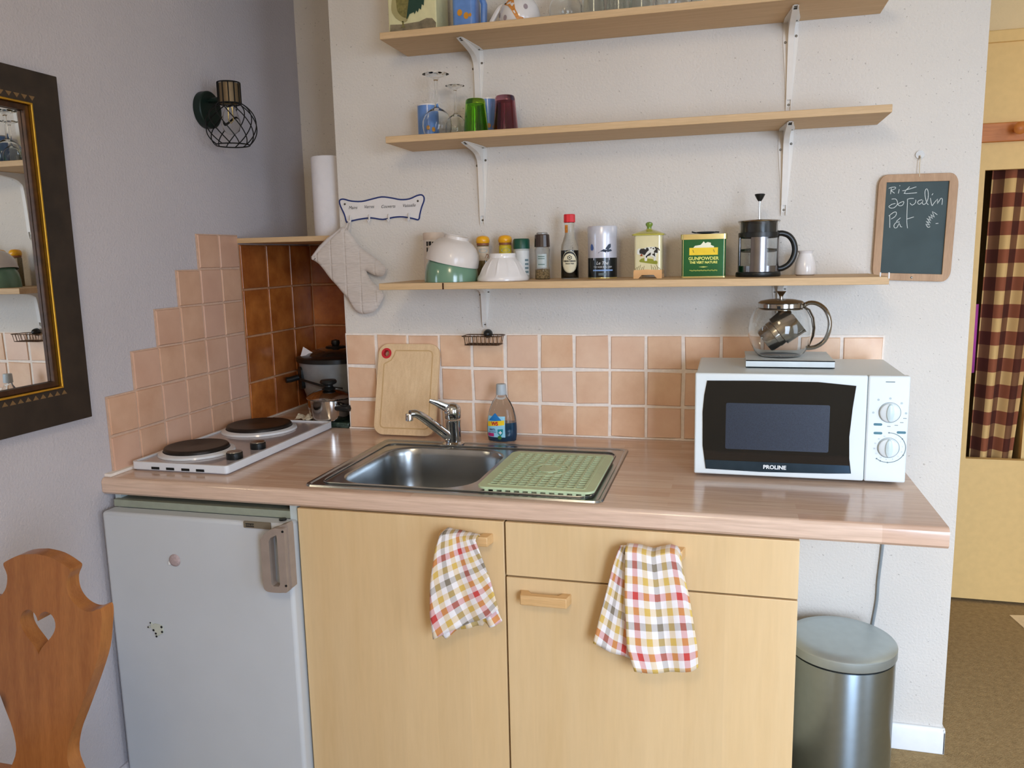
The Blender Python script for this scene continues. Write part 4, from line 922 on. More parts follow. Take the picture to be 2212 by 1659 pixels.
for i in range(13):
    xx = x - .033 + i * .0055; 
    if 4.5 < i < 7.5: continue
    gl.tube([(xx, y - jw - .0008, Z1 + .023), (xx + .001 * (6 - i), y - jw - .0008, Z1 + .030 + .003 * (i % 3))], .0005, 5)
gl.build('painted_grass_blades', mat('olive_line', (120, 104, 60), .4), t)
# green tin
x, y = 1.474, -.125
t = thing('tea_tin', 'green rectangular tea tin with gold lid and yellow banner', 'tin', (x, y, Z1))
gw, gd = .0555, .034
M_gt = mat('tin_green', (14, 96, 46), .22, .2, coat=.6, var=.05)
MB((x, y, Z1)).prism(rrect(-gw, gw, -gd, gd, .006), .003, .099, 'xy').build('tin_body', M_gt, t, bevel=.001)
MB((x, y, Z1)).prism(rrect(-gw - .0015, gw + .0015, -gd - .0015, gd + .0015, .007), 0, .0035, 'xy').build('bottom_seam', M_goldt, t)
lt = MB((x, y, Z1)).prism(rrect(-gw - .003, gw + .003, -gd - .003, gd + .003, .008), .098, .1115, 'xy').build('lid', M_goldt, t, bevel=.003, seg=3)
sp_ = MB((x, y, Z1)).rings([[(a * s_ + .004, b * s_ * .6, z_) for a, b in circ(0, 0, .026, 24)] for s_, z_ in ((.5, .1125), (1, .1145), (.9, .118), (.4, .119))])
sp_.tube([(-.032, 0, .1185), (-.024, 0, .116), (-.01, 0, .1155)], .002, 6); sp_.tube([(.02, 0, .116), (.03, 0, .1165), (.038, 0, .116)], .002, 6)
tag(sp_.build('tea_strainer', mat('dark_steel', (60, 70, 80), .3, .8)), 'small dark tea strainer lying on the green tin', 'strainer')
yf = y - gd
def flat(a, b, off=.0005): return (x + a, yf - off, Z1 + b)
patch([(-.036, .058), (.036, .058), (.036, .077), (-.036, .077)], .0006, M_yel, 'banner', t, flat)
cr = [(-.026, .077), (.026, .077), (.026, .080), (.018, .0835), (.018, .089), (.010, .091), (.004, .088), (0, .093), (-.004, .088), (-.008, .084), (-.022, .082)]
patch(cr, .0006, mat('crest_white', (240, 240, 214), .3), 'crest', t, flat)
for a in (-.026, .026): patch([(a - .002, .072), (a - .0005, .072), (a + .002, .0645), (a + .0005, .0645)], .0009, mat('banner_ink', (120, 104, 24), .4), 'banner_stroke', t, flat)
M_lg = mat('lettering_lime', (232, 232, 120), .35)
txt_on('GUNPOWDER', .0118, 0, .0455, flat, .0010, M_lg, 'lettering', t, bold=.0003); txt_on('THE VERT NATURE', .0082, 0, .0365, flat, .0010, M_lg, 'lettering', t, bold=.0003)
patch([(-.012, .0275), (0, .0262), (.012, .0275), (0, .0288)], .0006, M_lg, 'flourish', t, flat)
MB().tube([(x - .035 + i * .001, yf - .0006, Z1 + .0185 + .0016 * math.sin(i * 1.9) + .0006 * math.sin(i * .7)) for i in range(71)], .0006, 4).build('script_line', M_lg, t)
eg = MB((x, y, Z1))
for sx in (-1, 1): eg.box(sx * gw * .93 - .0006, sx * gw * .93 + .0006, -gd - .0007, -gd + .0003, .004, .098)
eg.build('gold_edge_line', M_goldt, t)
# french press
x, y = 1.611, -.125
t = thing('french_press', 'glass cafetiere with black handle and raised plunger on the lowest shelf', 'coffee press', (x, y, Z1))
MB((x, y, Z1)).lathe([(0, 0), (.055, 0), (.0565, .003), (.0555, .011), (.051, .013), (0, .013)], 44).build('base', M_black, t)
MB((x, y, Z1)).lathe([(1e-4, .014), (.047, .014), (.0485, .017), (.0485, .132), (.0515, .139), (.0498, .139), (.0468, .132), (.0468, .018), (1e-4, .016)], 48, cap0=False, cap1=False).build('glass_beaker', M_glass, t, smooth=60)
fr_ = MB((x, y, Z1)); rF = .0497
def arcstrip(mb, a0, a1, z0, z1, r=rF, th=.0012, n=10):
    rg = []
    for i in range(n + 1):
        a = math.radians(a0 + (a1 - a0) * i / n); c, s_ = math.cos(a), math.sin(a)
        rg.append([(r * c, r * s_, z0), ((r + th) * c, (r + th) * s_, z0), ((r + th) * c, (r + th) * s_, z1), (r * c, r * s_, z1)])
    mb.rings(rg)
for a in (-112, 158, 68): arcstrip(fr_, a - 1, a + 44, .014, .100)
for a in (-22,): arcstrip(fr_, a - 1, a + 20, .014, .112)
fr_.lathe([(rF, .013), (rF + .0012, .013), (rF + .0012, .028), (rF, .028)], 48, closed=True)
fr_.build('steel_frame', mat('press_steel', (132, 130, 132), .2, 1), t)
MB((x, y, Z1)).lathe([(rF, .100), (rF + .0012, .100), (rF + .0012, .112), (rF, .112)], 48, closed=True).build('handle_band', M_black, t)
MB((x, y, Z1)).lathe([(0, .104), (.046, .104), (.046, .139), (0, .139)], 40).build('lid_collar', M_black, t)
lp = MB((x, y, Z1)).lathe([(0, .1395), (.0525, .1395), (.053, .141), (.050, .1435), (.02, .145), (0, .145)], 40).build('lid', M_ts, t)
MB((x, y, Z1)).lathe([(0, .146), (.0023, .146), (.0023, .192), (0, .192)], 14).build('plunger_rod', M_chrome, lp)
MB((x, y, Z1)).lathe([(.004, .191), (.008, .197), (.0125, .206), (.0130, .208), (.011, .2095), (0, .210)], 24).build('plunger_knob', M_black, lp)
MB((x, y, Z1)).lathe([(0, .066), (.0455, .066), (.0455, .071), (.03, .074), (0, .076)], 36).build('plunger_filter', mat('filter_dark', (66, 66, 58), .35, .7), t)
hp = [(.0475, 0, .1085), (.058, 0, .109), (.074, 0, .103), (.086, 0, .088), (.091, 0, .067), (.087, 0, .046), (.076, 0, .029), (.060, 0, .020), (.0500, 0, .019)]
MB((x, y, Z1), rz=math.radians(8)).tube(smoothpts(hp, 3, False), .0075, 10, flat=.9).build('handle', M_black, t)
# small white vase
x, y = 1.729, -.09
tag(MB((x, y, Z1 + .0003)).lathe([(1e-4, .002), (.021, 0), (.0255, .003), (.0265, .015), (.0245, .032), (.019, .048), (.0165, .056), (.019, .0615), (.021, .063), (.0185, .064), (.0145, .056), (.017, .045), (.022, .03), (.0235, .014), (1e-4, .004)], 36, cap0=False, cap1=False).build('small_vase', M_whiteg), 'small white bottle shaped vase at the right of the lowest shelf', 'vase')

# ================================================================== MIDDLE SHELF
M_cup = mat('cornflower_glaze', (98, 138, 200), .3, coat=.3, var=.12, vs_=30)
def bluecup(x, y, z, label, h=.088, r=.030):
    t = thing('blue_cup', label, 'cup', (x, y, z), 'blue painted cups')
    MB((x, y, z)).lathe([(1e-4, .003), (r - .003, 0), (r, .003), (r, h), (r - .001, h + .001), (r - .003, h), (r - .003, .006), (1e-4, .006)], 36, cap0=False, cap1=False).build('cup_body', M_cup, t)
    MB((x, y, z)).lathe([(r - .0032, h - .001), (r + .0004, h - .001), (r + .0002, h + .0025), (r - .003, h + .0025)], 36, closed=True).build('white_rim', M_whiteg, t)
    f = cyl_on(x, y, z, r, math.radians(25))
    for a, b in ((-.004, .030), (.012, .026)):
        oval(f, a, b, .0055, .0065, .0006, mat('orange_dab', (206, 140, 40), .4), 'painted_flower', t, 14)
    return t
bluecup(.7035, -.085, Z2, 'blue painted cup behind the wine glasses on the middle shelf', .093)
bluecup(.873, -.055, Z2, 'blue cup half hidden between the green and purple glasses', .103)
def wine(x, y, label, s_=1.0, sr=1.0):
    t = thing('wine_glass', label, 'wine glass', (x, y, Z2), 'upside down wine glasses')
    h = .163 * s_
    outr = [(.0310, 0), (.0360, .012), (.0385, .026), (.0375, .040), (.031, .056), (.018, .068), (.007, .074), (.0042, .082), (.0036, .11), (.004, .140), (.008, .148), (.026, .1535), (.0345, .157), (.0345, .1585), (1e-4, .1575)]
    inr = [(.0296, 0), (.0346, .012), (.0370, .026), (.036, .040), (.0295, .055), (.0165, .066), (1e-4, .070)]
    pr_ = [(r * s_ * sr, z * s_) for r, z in outr[::-1]] + [(r * s_ * sr, z * s_) for r, z in inr]
    MB((x, y, Z2 + .0003)).lathe(pr_, 44, cap0=False, cap1=False).build('glass_body', mat('wine_crystal', (252, 254, 254), 0, trans=1, var=0, ior=1.22), t, smooth=60); return t
wine(.748, -.135, 'upside down wine glass nearest the left end of the middle shelf', 1.05, 1.02)
wine(.786, -.085, 'smaller upside down wine glass tucked behind the front one', .90, .86)
def tumbler(x, y, z, label, col, grp, h=.092, r0=.0345, r1=.026, base=.014, tr=1, name='tumbler'):
    t = thing(name, label, 'glass', (x, y, z), grp)
    m = mat('glass_' + label[:14], col, .02, trans=tr, var=0, ior=1.45)
    MB((x, y, z + .0003)).lathe([(r0 - .0016, 0), (r0, 0), (r1 + .0015, h - .008), (r1, h - .002), (r1 - .002, h), (1e-4, h), (1e-4, h - base), (r1 - .003, h - base), (r0 - .0016, 0)][:], 40, cap0=False, cap1=False).build('glass_body', m, t, smooth=50)
    return t
tumbler(.8605, -.135, Z2, 'green glass tumbler standing upside down on the middle shelf', (156, 214, 64), 'coloured glass tumblers')
tumbler(.939, -.115, Z2, 'purple glass tumbler standing upside down on the middle shelf', (172, 112, 124), 'coloured glass tumblers', h=.099, r0=.0355)

# ================================================================== TOP SHELF
x, y = .6935, -.105
t = thing('rooster_tin', 'tall cream tin painted with a rooster on the top shelf', 'tin', (x, y, Z3))
tw_, td = .070, .05
MB((x, y, Z3)).prism(rrect(-tw_, tw_, -td, td, .004), 0, .19, 'xy').build('tin_body', mat('tin_cream', (214, 208, 162), .35, coat=.2), t, bevel=.001)
MB((x, y, Z3)).prism(rrect(-tw_ - .001, tw_ + .001, -td - .001, td + .001, .005), .19, .205, 'xy').build('lid', mat('tin_cream2', (196, 188, 140), .35), t, bevel=.001)
yr = y - td
def rf(a, b, off=.0006): return (x + a * 1.04, yr - off, Z3 + b * 1.0 + .012)
M_r1 = mat('rooster_olive', (120, 112, 62), .5, var=.3, vs_=150); M_r2 = mat('rooster_green', (28, 62, 50), .5); M_r3 = mat('ground_taupe', (128, 116, 92), .6, var=.3, vs_=60)
patch([(-.064, -.012), (.064, -.012), (.066, .012), (.056, .024), (.040, .026), (.020, .019), (-.030, .016), (-.062, .018)], .0006, M_r3, 'ground_print', t, rf)
patch(smoothpts([(-.050, .074), (-.054, .055), (-.045, .036), (-.030, .024), (-.018, .021), (-.008, .036), (-.002, .062), (-.006, .095), (-.03, .10)], 3), .0012, M_r1, 'rooster_body', t, rf)
patch(smoothpts([(-.052, .085), (-.056, .055), (-.045, .034), (-.022, .020), (-.012, .028), (-.028, .036), (-.040, .052), (-.043, .080)], 3), .0018, mat('rooster_cream', (166, 156, 108), .5), 'rooster_breast', t, rf)
tail = [(-.016, .026), (-.006, .040), (.006, .044), (.008, .038), (.013, .048), (.017, .042), (.021, .053), (.026, .048), (.029, .062), (.034, .058), (.036, .074), (.040, .072), (.036, .10), (.0, .11), (-.008, .07)]
patch(tail, .0018, M_r2, 'rooster_tail', t, rf)
patch([(-.028, .024), (-.024, .024), (-.022, .010), (-.016, .006), (-.026, .008), (-.034, .005), (-.027, .012)], .0018, M_r1, 'rooster_leg', t, rf)
# blue mug with handle
x, y = .833, -.105
t = thing('blue_mug', 'square blue mug painted with orange flowers on the top shelf', 'mug', (x, y, Z3), 'blue painted cups')
MB((x, y, Z3)).prism(rrect(-.032, .032, -.032, .032, .012), 0, .115, 'xy').build('mug_body', M_cup, t, bevel=.002)
MB((x, y, Z3), rz=math.radians(-5)).tube([(.032, 0, .095), (.045, 0, .09), (.052, 0, .07), (.050, 0, .02), (.032, 0, .012)], .009, 8, flat=1.2).build('handle', M_cup, t)
def mf_(a, b, off=.0006): return (x + a, y - .032 - off, Z3 + b + .012)
for a, b in ((-.009, .036), (.009, .027), (.020, .028)): patch(circ(a, b, .0072 if a < .018 else .004, 16, 1.2), .0008, mat('orange_dab', (206, 140, 40), .4), 'painted_flower', t, mf_)
# painted ceramic bird-like mug
x, y = .985, -.115
t = thing('painted_mug', 'white rounded mug painted with an orange animal, handle to the left, on the top shelf', 'mug', (x, y, Z3))
MB((x, y, Z3)).lathe([(1e-4, .002), (.050, 0), (.056, .010), (.0555, .03), (.050, .05), (.040, .066), (.030, .075), (1e-4, .078)], 44, cap0=False, cap1=False).build('mug_body', M_whiteg, t)
MB((x, y, Z3), rz=math.radians(190)).tube(smoothpts([(.042, 0, .058), (.055, 0, .050), (.070, 0, .028), (.080, 0, .010)], 3, False), [.007] * 9 + [.006], 8).build('handle', M_whiteg, t)
def sph(a, b, off=.0008):
    r = interp([(0, .052), (.010, .056), (.03, .0555), (.05, .050), (.066, .040), (.09, .02)], max(0, b)); th = a / .055 + math.radians(20) * 0
    return (x + (r + off) * math.sin(th), y - (r + off) * math.cos(th), Z3 + b)
patch([(-.030, .058), (-.036, .050), (-.022, .046), (-.010, .034), (.004, .010), (.010, .004), (.024, .008), (.022, .012), (.012, .014), (.002, .034), (-.004, .056), (-.006, .068), (-.022, .070)], .0014, mat('giraffe_orange', (208, 138, 66), .4, var=.2, vs_=200), 'painted_animal', t, sph)
for a, b in ((-.028, .016), (.030, .040), (-.060, .03)): patch(circ(a, b, .006, 12, 1.2), .0012, mat('mauve_dot', (160, 146, 150), .4), 'painted_dot', t, sph)
patch(circ(-.033, .053, .004, 10, .6), .002, M_inkk, 'painted_hoof', t, sph)
# clear glasses
def clear(xx, yy, label, h=.11, r0=.031, r1=.027): return tumbler(xx, yy, Z3, label, (244, 248, 246), 'clear glasses on the top shelf', h, r0, r1, .008, name='drinking_glass')
def goblet(xx, yy, label):
    g = wine(xx, yy, label, 1.12, 1.02); g.location.z = Z3; g['group'] = 'clear glasses on the top shelf'; return g
goblet(1.108, -.11, 'clear stemmed glass upside down right of the painted mug')
clear(1.180, -.10, 'first straight clear glass right of the stemmed glass beside the painted mug')
clear(1.243, -.085, 'second straight clear glass in the top shelf row')
clear(1.306, -.11, 'straight clear glass just left of the second stemmed glass')
goblet(1.385, -.10, 'clear stemmed glass upside down at the right of the glass row')
clear(1.462, -.12, 'last clear glass at the right end of the top shelf row', .10)

# ================================================================== SIGN + MITT
SIGN = [(0.3706, 1.592), (0.3753, 1.5994), (0.3881, 1.6008), (0.4131, 1.5942), (0.4466, 1.5918), (0.4803, 1.5973), (0.5137, 1.6027), (0.5464, 1.5984), (0.5748, 1.5925), (0.6033, 1.5933), (0.6279, 1.6019), (0.6441, 1.6035), (0.6526, 1.5961), (0.6525, 1.5833), (0.6445, 1.5651), (0.6375, 1.5432), (0.6351, 1.5321), (0.6288, 1.5267), (0.6127, 1.531), (0.5804, 1.5369), (0.5517, 1.5367), (0.5143, 1.5315), (0.4771, 1.5372), (0.4435, 1.5353), (0.4137, 1.5309), (0.3964, 1.5265), (0.3903, 1.5305), (0.3852, 1.5516), (0.3739, 1.5767)]
sg = thing('towel_hook_plaque', 'white enamel hook plaque with blue border reading Mains Verres Couverts Vaisselle', 'hook rack', (.512, -.003, 1.565))
so_ = smoothpts(SIGN, 3)
pl_ = MB().prism(so_, -.0045, -.001, 'xz').build('plaque', M_whiteg, sg)
MB().prism(so_, -.0055, -.0044, 'xz', hole=inset(so_, .0042)).build('blue_border', M_navy, pl_, smooth=0)
for s_, x, z in (('Mains', .4168, 1.5680), ('Verres', .4705, 1.5688), ('Couverts', .5335, 1.5675), ('Vaisselle', .6015, 1.5680)):
    MB().text(s_, .0135, lambda a, b: (x + a * .92, -.0052, z + b), shear=.3).build('lettering', M_inkk, pl_, smooth=0)
for x, z in ((.390, 1.5837), (.6304, 1.5841)): MB().lathe([(0, .002), (.002, .0018), (.0034, 0)], 12, (x, -.0045, z), R=Matrix.Rotation(PI / 2, 3, 'X')).build('screw', M_screw, pl_)
for x in (.4099, .4731, .5374, .6028):
    MB().tube([(x - .003, -.005, 1.548), (x, -.012, 1.540), (x + .001, -.016, 1.530), (x + .001, -.022, 1.527), (x + .001, -.027, 1.532)], [.0028, .003, .003, .0028, .0022], 8, flat=1).build('hook', M_whiteg, sg)
MITT = [(0.3846, 1.5119), (0.3993, 1.5088), (0.4125, 1.4996), (0.4325, 1.4707), (0.4546, 1.4453), (0.483, 1.4269), (0.5091, 1.4069), (0.5239, 1.3924), (0.5272, 1.3799), (0.5207, 1.3658), (0.5068, 1.3616), (0.4895, 1.3654), (0.4723, 1.3737), (0.4637, 1.3783), (0.468, 1.3666), (0.4788, 1.3485), (0.4919, 1.3358), (0.505, 1.3249), (0.5149, 1.3087), (0.5152, 1.2961), (0.5067, 1.2817), (0.4962, 1.2674), (0.4797, 1.2529), (0.4557, 1.2476), (0.4359, 1.2485), (0.4185, 1.2586), (0.4038, 1.2806), (0.3948, 1.297), (0.376, 1.3172), (0.361, 1.3356), (0.3383, 1.3595), (0.3179, 1.387), (0.3008, 1.4055), (0.2833, 1.4167), (0.2828, 1.4239), (0.3161, 1.4539), (0.3458, 1.4783)]
ov = thing('oven_mitt', 'quilted beige oven mitt hanging from the hook plaque', 'oven mitt', (.40, -.02, 1.52))
def mitt_mat():
    m, nt, b = base_mat('mitt_cotton')
    v = coords(nt)
    w1 = node(nt, 'ShaderNodeTexWave', wave_type='BANDS', bands_direction='X'); w1.inputs['Scale'].default_value = 2 * PI / .048 / 20; lk(nt, v, w1.inputs[0])
    w2 = node(nt, 'ShaderNodeTexWave', wave_type='BANDS', bands_direction='Z'); w2.inputs['Scale'].default_value = 2 * PI / .060 / 20; lk(nt, v, w2.inputs[0])
    a = ramp(nt, w1.outputs[1], [(.0, (0, 0, 0, 1)), (.06, (1, 1, 1, 1))]); c = ramp(nt, w2.outputs[1], [(.0, (.3, .3, .3, 1)), (.05, (1, 1, 1, 1))])
    lk(nt, ramp(nt, noise(nt, coords(nt, (1, 1, 9)), 60, 3), [(.3, S(198, 188, 180)), (.7, S(214, 205, 198))]), b.inputs['Base Color'])
    b.inputs['Roughness'].default_value = .95; bump(nt, b, mixc(nt, 1., a, c, 'MULTIPLY'), .5, .003); return m
M_mitt = mitt_mat()
mo = smoothpts(MITT, 3); mm = MB(); YM = -.030
lay = [(.0, 0.0), (.0025, .006), (.007, .0105), (.0125, .013)]
N = len(mo); rs = [inset(mo, d) for d, h in lay]
for sgn in (-1, 1):
    vs_ = [(a, YM + sgn * h, b) for (d, h), r in zip(lay, rs) for a, b in r]
    fs = [(k * N + i, k * N + (i + 1) % N, (k + 1) * N + (i + 1) % N, (k + 1) * N + i) for k in range(len(lay) - 1) for i in range(N)]
    tr_ = tessellate_polygon([[Vector((a, b, 0)) for a, b in rs[-1]]]); fs += [tuple((len(lay) - 1) * N + i for i in t_) for t_ in tr_]
    mm.add(vs_, fs)
mm.build('mitt_body', M_mitt, ov, smooth=70)
MB().tube([(.388, YM, 1.508), (.3458, YM, 1.4783), (.3161, YM, 1.4539), (.2845, YM, 1.4235)], [.005, .0075, .0075, .005], 10, flat=1.9).build('cuff_binding', mat('mitt_binding', (206, 196, 190), .9), ov)
MB().tube([(.398, YM + .004, 1.508), (.404, -.024, 1.522), (.4115, -.0215, 1.5335), (.414, -.024, 1.522), (.407, YM + .004, 1.503)], .0018, 6).build('hanging_loop', mat('mitt_binding', (206, 196, 190), .9), ov)

# ================================================================== CHALKBOARD
CHALK = [[(1.9336, 1.5663), (1.9395, 1.5687), (1.9494, 1.5688), (1.9486, 1.5646), (1.9379, 1.5609)], [(1.9395, 1.5671), (1.9388, 1.5518)], [(1.9389, 1.5608), (1.9482, 1.5536)], [(1.9586, 1.5632), (1.9571, 1.5527)], [(1.9601, 1.5731), (1.9592, 1.571)], [(1.9662, 1.5592), (1.9746, 1.5604), (1.983, 1.569)], [(1.972, 1.5521), (1.9746, 1.5604), (1.9843, 1.5632), (1.9988, 1.5678)], [(1.97, 1.5532), (1.976, 1.5514), (2.001, 1.553)], [(1.9419, 1.539), (1.9508, 1.5392), (1.9556, 1.5327), (1.9556, 1.5242), (1.948, 1.5165), (1.939, 1.5168), (1.9358, 1.5207)], [(1.9358, 1.5207), (1.9435, 1.5262), (1.9514, 1.5275)], [(1.9632, 1.5297), (1.9575, 1.5252), (1.9617, 1.5213), (1.9685, 1.5227), (1.9712, 1.5289), (1.9701, 1.5321), (1.9632, 1.5297)], [(1.9787, 1.5371), (1.9799, 1.5339), (1.9799, 1.5127), (1.9806, 1.4809), (1.9834, 1.4637)], [(1.9787, 1.5371), (1.9855, 1.5389), (1.9944, 1.5386)], [(1.9861, 1.5273), (1.9913, 1.5218), (1.9989, 1.5279), (1.999, 1.5352)], [(2.0143, 1.5347), (2.0065, 1.5328), (2.0038, 1.5277), (2.008, 1.5233), (2.0146, 1.5283), (2.0163, 1.5335), (2.0146, 1.5283), (2.0178, 1.5224), (2.0235, 1.5259), (2.0278, 1.5373), (2.0274, 1.553), (2.0235, 1.562), (2.0199, 1.5564), (2.0207, 1.5428), (2.0255, 1.5258), (2.0296, 1.5215)], [(2.0331, 1.5381), (2.0376, 1.5191), (2.0403, 1.5221), (2.0503, 1.5354), (2.05, 1.5228), (2.0571, 1.5362), (2.0615, 1.5339), (2.0608, 1.5203)], [(2.0361, 1.5453), (2.0388, 1.5494)], [(1.937, 1.4961), (1.9466, 1.5043), (1.9535, 1.5062), (1.9552, 1.5008), (1.9511, 1.4935), (1.9433, 1.4885)], [(1.9394, 1.4971), (1.9409, 1.4661)], [(1.9637, 1.4803), (1.9558, 1.4795), (1.9506, 1.4722), (1.9524, 1.4657), (1.9584, 1.4666), (1.9629, 1.4772), (1.9663, 1.4685), (1.9703, 1.4673)], [(1.9556, 1.4817), (1.9652, 1.4909)], [(1.9812, 1.4872), (1.9968, 1.492)], [(2.0515, 1.4955), (2.0394, 1.5043), (2.0451, 1.4894), (2.0359, 1.4971), (2.0413, 1.4863), (2.0312, 1.493), (2.0377, 1.4812), (2.0275, 1.4878), (2.0371, 1.4749), (2.026, 1.4805), (2.0354, 1.4696), (2.0259, 1.4731), (2.0317, 1.4644), (2.0365, 1.4664)], [(2.0489, 1.4734), (2.0552, 1.474)]]
ck = thing('chalkboard', 'small wooden framed school slate with chalk shopping list on the wall', 'chalkboard', (2.0, -.005, 1.33))
def quadskew(pts, c):  # maps unit rect to measured corners tl,tr,br,bl
    tl_, tr_, br_, bl_ = c
    return [((tl_[0] * (1 - u) + tr_[0] * u) * v + (bl_[0] * (1 - u) + br_[0] * u) * (1 - v), (tl_[1] * (1 - u) + tr_[1] * u) * v + (bl_[1] * (1 - u) + br_[1] * u) * (1 - v)) for u, v in pts]
outc = [(1.9089, 1.6013), (2.0960, 1.5985), (2.0900, 1.3245), (1.9030, 1.3325)]; inc = [(1.9275, 1.5815), (2.0745, 1.5790), (2.0700, 1.3440), (1.9230, 1.3500)]
fo = quadskew(rrect(0, 1, 0, 1, .11, 6), outc)
MB().prism(fo, -.014, -.001, 'xz', hole=quadskew([(1, 1), (0, 1), (0, 0), (1, 0)], inc)).build('slate_frame', M_slatew, ck, bevel=.002)
slm = mat('slate', (64, 78, 80), .75, var=.12, vs_=14)
sl_ = MB().prism(quadskew([(1, 1), (0, 1), (0, 0), (1, 0)], inc), -.009, -.0035, 'xz').build('slate_surface', slm, ck)
cm = MB()
for s_ in CHALK:
    pts = smoothpts([(a, b) for a, b in s_], 2, False) if len(s_) > 2 else s_
    cm.tube([(a, -.0094, b) for a, b in pts], .00085, 5, flat=.5)
cm.build('chalk_writing', mat('chalk', (214, 220, 218), .95, var=.2, vs_=600), sl_)
MB().lathe([(0, .002), (.002, .0018), (.003, 0)], 10, (1.9985, -.014, 1.337), R=Matrix.Rotation(PI / 2, 3, 'X')).build('screw', M_screw, ck)
MB().tube([(2.004, -.010, 1.646), (2.003, -.012, 1.62), (2.0035, -.0145, 1.592)], .0012, 6).build('string', mat('string', (210, 196, 170), .9), ck)
h = MB((2.0045, -.0, 1.648)).prism(circ(0, 0, .0105, 20), -.004, -.0005, 'xz'); h.tube([(0, -.004, -.004), (0, -.010, -.012), (0, -.013, -.006)], .0018, 6)
tag(h.build('adhesive_hook', mat('translucent_hook', (216, 210, 200), .2, trans=.3)), 'translucent adhesive hook on the wall holding up the slate', 'hook')

# ================================================================== WALL LAMP
LX, LY = .10, -.136
wl_ = thing('wall_lamp', 'black wire cage wall lamp with brass socket and clear bulb', 'wall lamp', (0, -.122, 1.868))
MB().lathe([(.053, 0), (.054, .004), (.054, .022), (.051, .025), (0, .0255)], 40, (0.001, -.122, 1.868), R=Matrix.Rotation(PI / 2, 3, 'Y')).build('wall_plate', mat('dark_green_metal', (22, 40, 34), .45, .2), wl_)
MB().tube([(.024, -.130, 1.893), (.066, -.135, 1.893)], .0075, 10).build('arm', mat('dark_green_metal', (22, 40, 34), .45, .2), wl_)
MB().lathe([(0, 1.938), (.022, 1.938), (.031, 1.934), (.0315, 1.88), (.0295, 1.88), (.0295, 1.93), (0, 1.934)], 36, (LX, LY, 0)).build('socket', mat('aged_brass', (122, 104, 78), .5, .5, var=.1), wl_)
cg = MB(); wr_ = .0017
for i in range(12):
    a = 2 * PI * i / 12; cg.tube([(LX + .0325 * math.cos(a), LY + .0325 * math.sin(a), z) for z in (1.937, 1.878)], wr_, 5)
    pts = []
    for k in range(21):
        tt = k / 20; z = 1.878 - tt * .1165; ph = math.radians(-18 + 0) ; 
        th = math.radians(27 + tt * 103)  # profile of the globe
        th = math.radians(27 + tt * 111); r = .073 * math.sin(th); z = 1.8135 + .073 * math.cos(th)
        aa = a + tt * 1.5
        pts.append((LX + r * math.cos(aa), LY + r * math.sin(aa), z))
    cg.tube(pts, wr_, 5)
for r, z in ((.0325, 1.937), (.0325, 1.878), (.0489, 1.7592)):
    cg.tube([(LX + r * math.cos(2 * PI * j / 32), LY + r * math.sin(2 * PI * j / 32), z) for j in range(32)], wr_ * 1.15, 5, closed=True)
cg.build('wire_cage', M_blackm, wl_)
MB().lathe([(.0135, 1.882), (.0135, 1.868), (.020, 1.852), (.0265, 1.832), (.0275, 1.818), (.022, 1.800), (.010, 1.791), (1e-4, 1.790)], 32, (LX, LY, 0)).build('bulb', mat('bulb_glass', (246, 244, 238), .02, trans=1, var=0, ior=1.12), wl_)
MB().tube([(LX - .006, LY, 1.868), (LX - .007, LY, 1.83), (LX, LY, 1.822), (LX + .007, LY, 1.83), (LX + .006, LY, 1.868)], .0012, 6).build('filament', M_goldt, wl_)

# ================================================================== MIRROR
mr = thing('framed_mirror', 'large dark brown framed mirror with gold inner edge on the left wall', 'mirror', (0, -1.03, 1.05))
ya, yb, za, zb = -1.40, -.706, 1.045, 1.848
iy = ya + .085; iyb = yb - .083; iza = za + .086; izb = zb - .073
M_frm = mat('dark_frame', (46, 36, 28), .55, var=.3, vs_=18, bmp=.2, bs=60)
o = MB(); o.prism([(ya, za), (yb, za), (yb, zb), (ya, zb)], .002, .024, 'yz', hole=[(iy, iza), (iyb, iza), (iyb, izb), (iy, izb)]); o.build('frame', M_frm, mr, bevel=.002)
def fr_ring(w0, w1, x0, x1, m, name):
    MB().prism([(iy - w0, iza - w0), (iyb + w0, iza - w0), (iyb + w0, izb + w0), (iy - w0, izb + w0)], x0, x1, 'yz', hole=[(iy + w1, iza + w1), (iyb - w1, iza + w1), (iyb - w1, izb - w1), (iy + w1, izb - w1)]).build(name, m, mr, bevel=.0015)
fr_ring(.0008, .0042, .016, .029, M_gold, 'gold_edge')
fr_ring(-.0044, .017, .010, .020, mat('bronze_edge', (66, 42, 26), .4, .4, var=.3, vs_=60), 'inner_moulding')
MB().box(.006, .010, iy + .012, iyb - .012, iza + .012, izb - .012).build('mirror_glass', M_mirror, mr)
tm = MB()
for i in range(24):
    yy = iyb + .004 - i * .0205
    if yy < iy: break
    for zc, s_ in ((iza - .011, 1), (izb + .011, -1)): tm.prism([(yy - .008, zc - .005 * s_), (yy + .008, zc - .005 * s_), (yy, zc + .005 * s_)], .0238, .0248, 'yz')
tm.build('triangle_inlay', mat('inlay_bronze', (120, 92, 58), .5), mr)

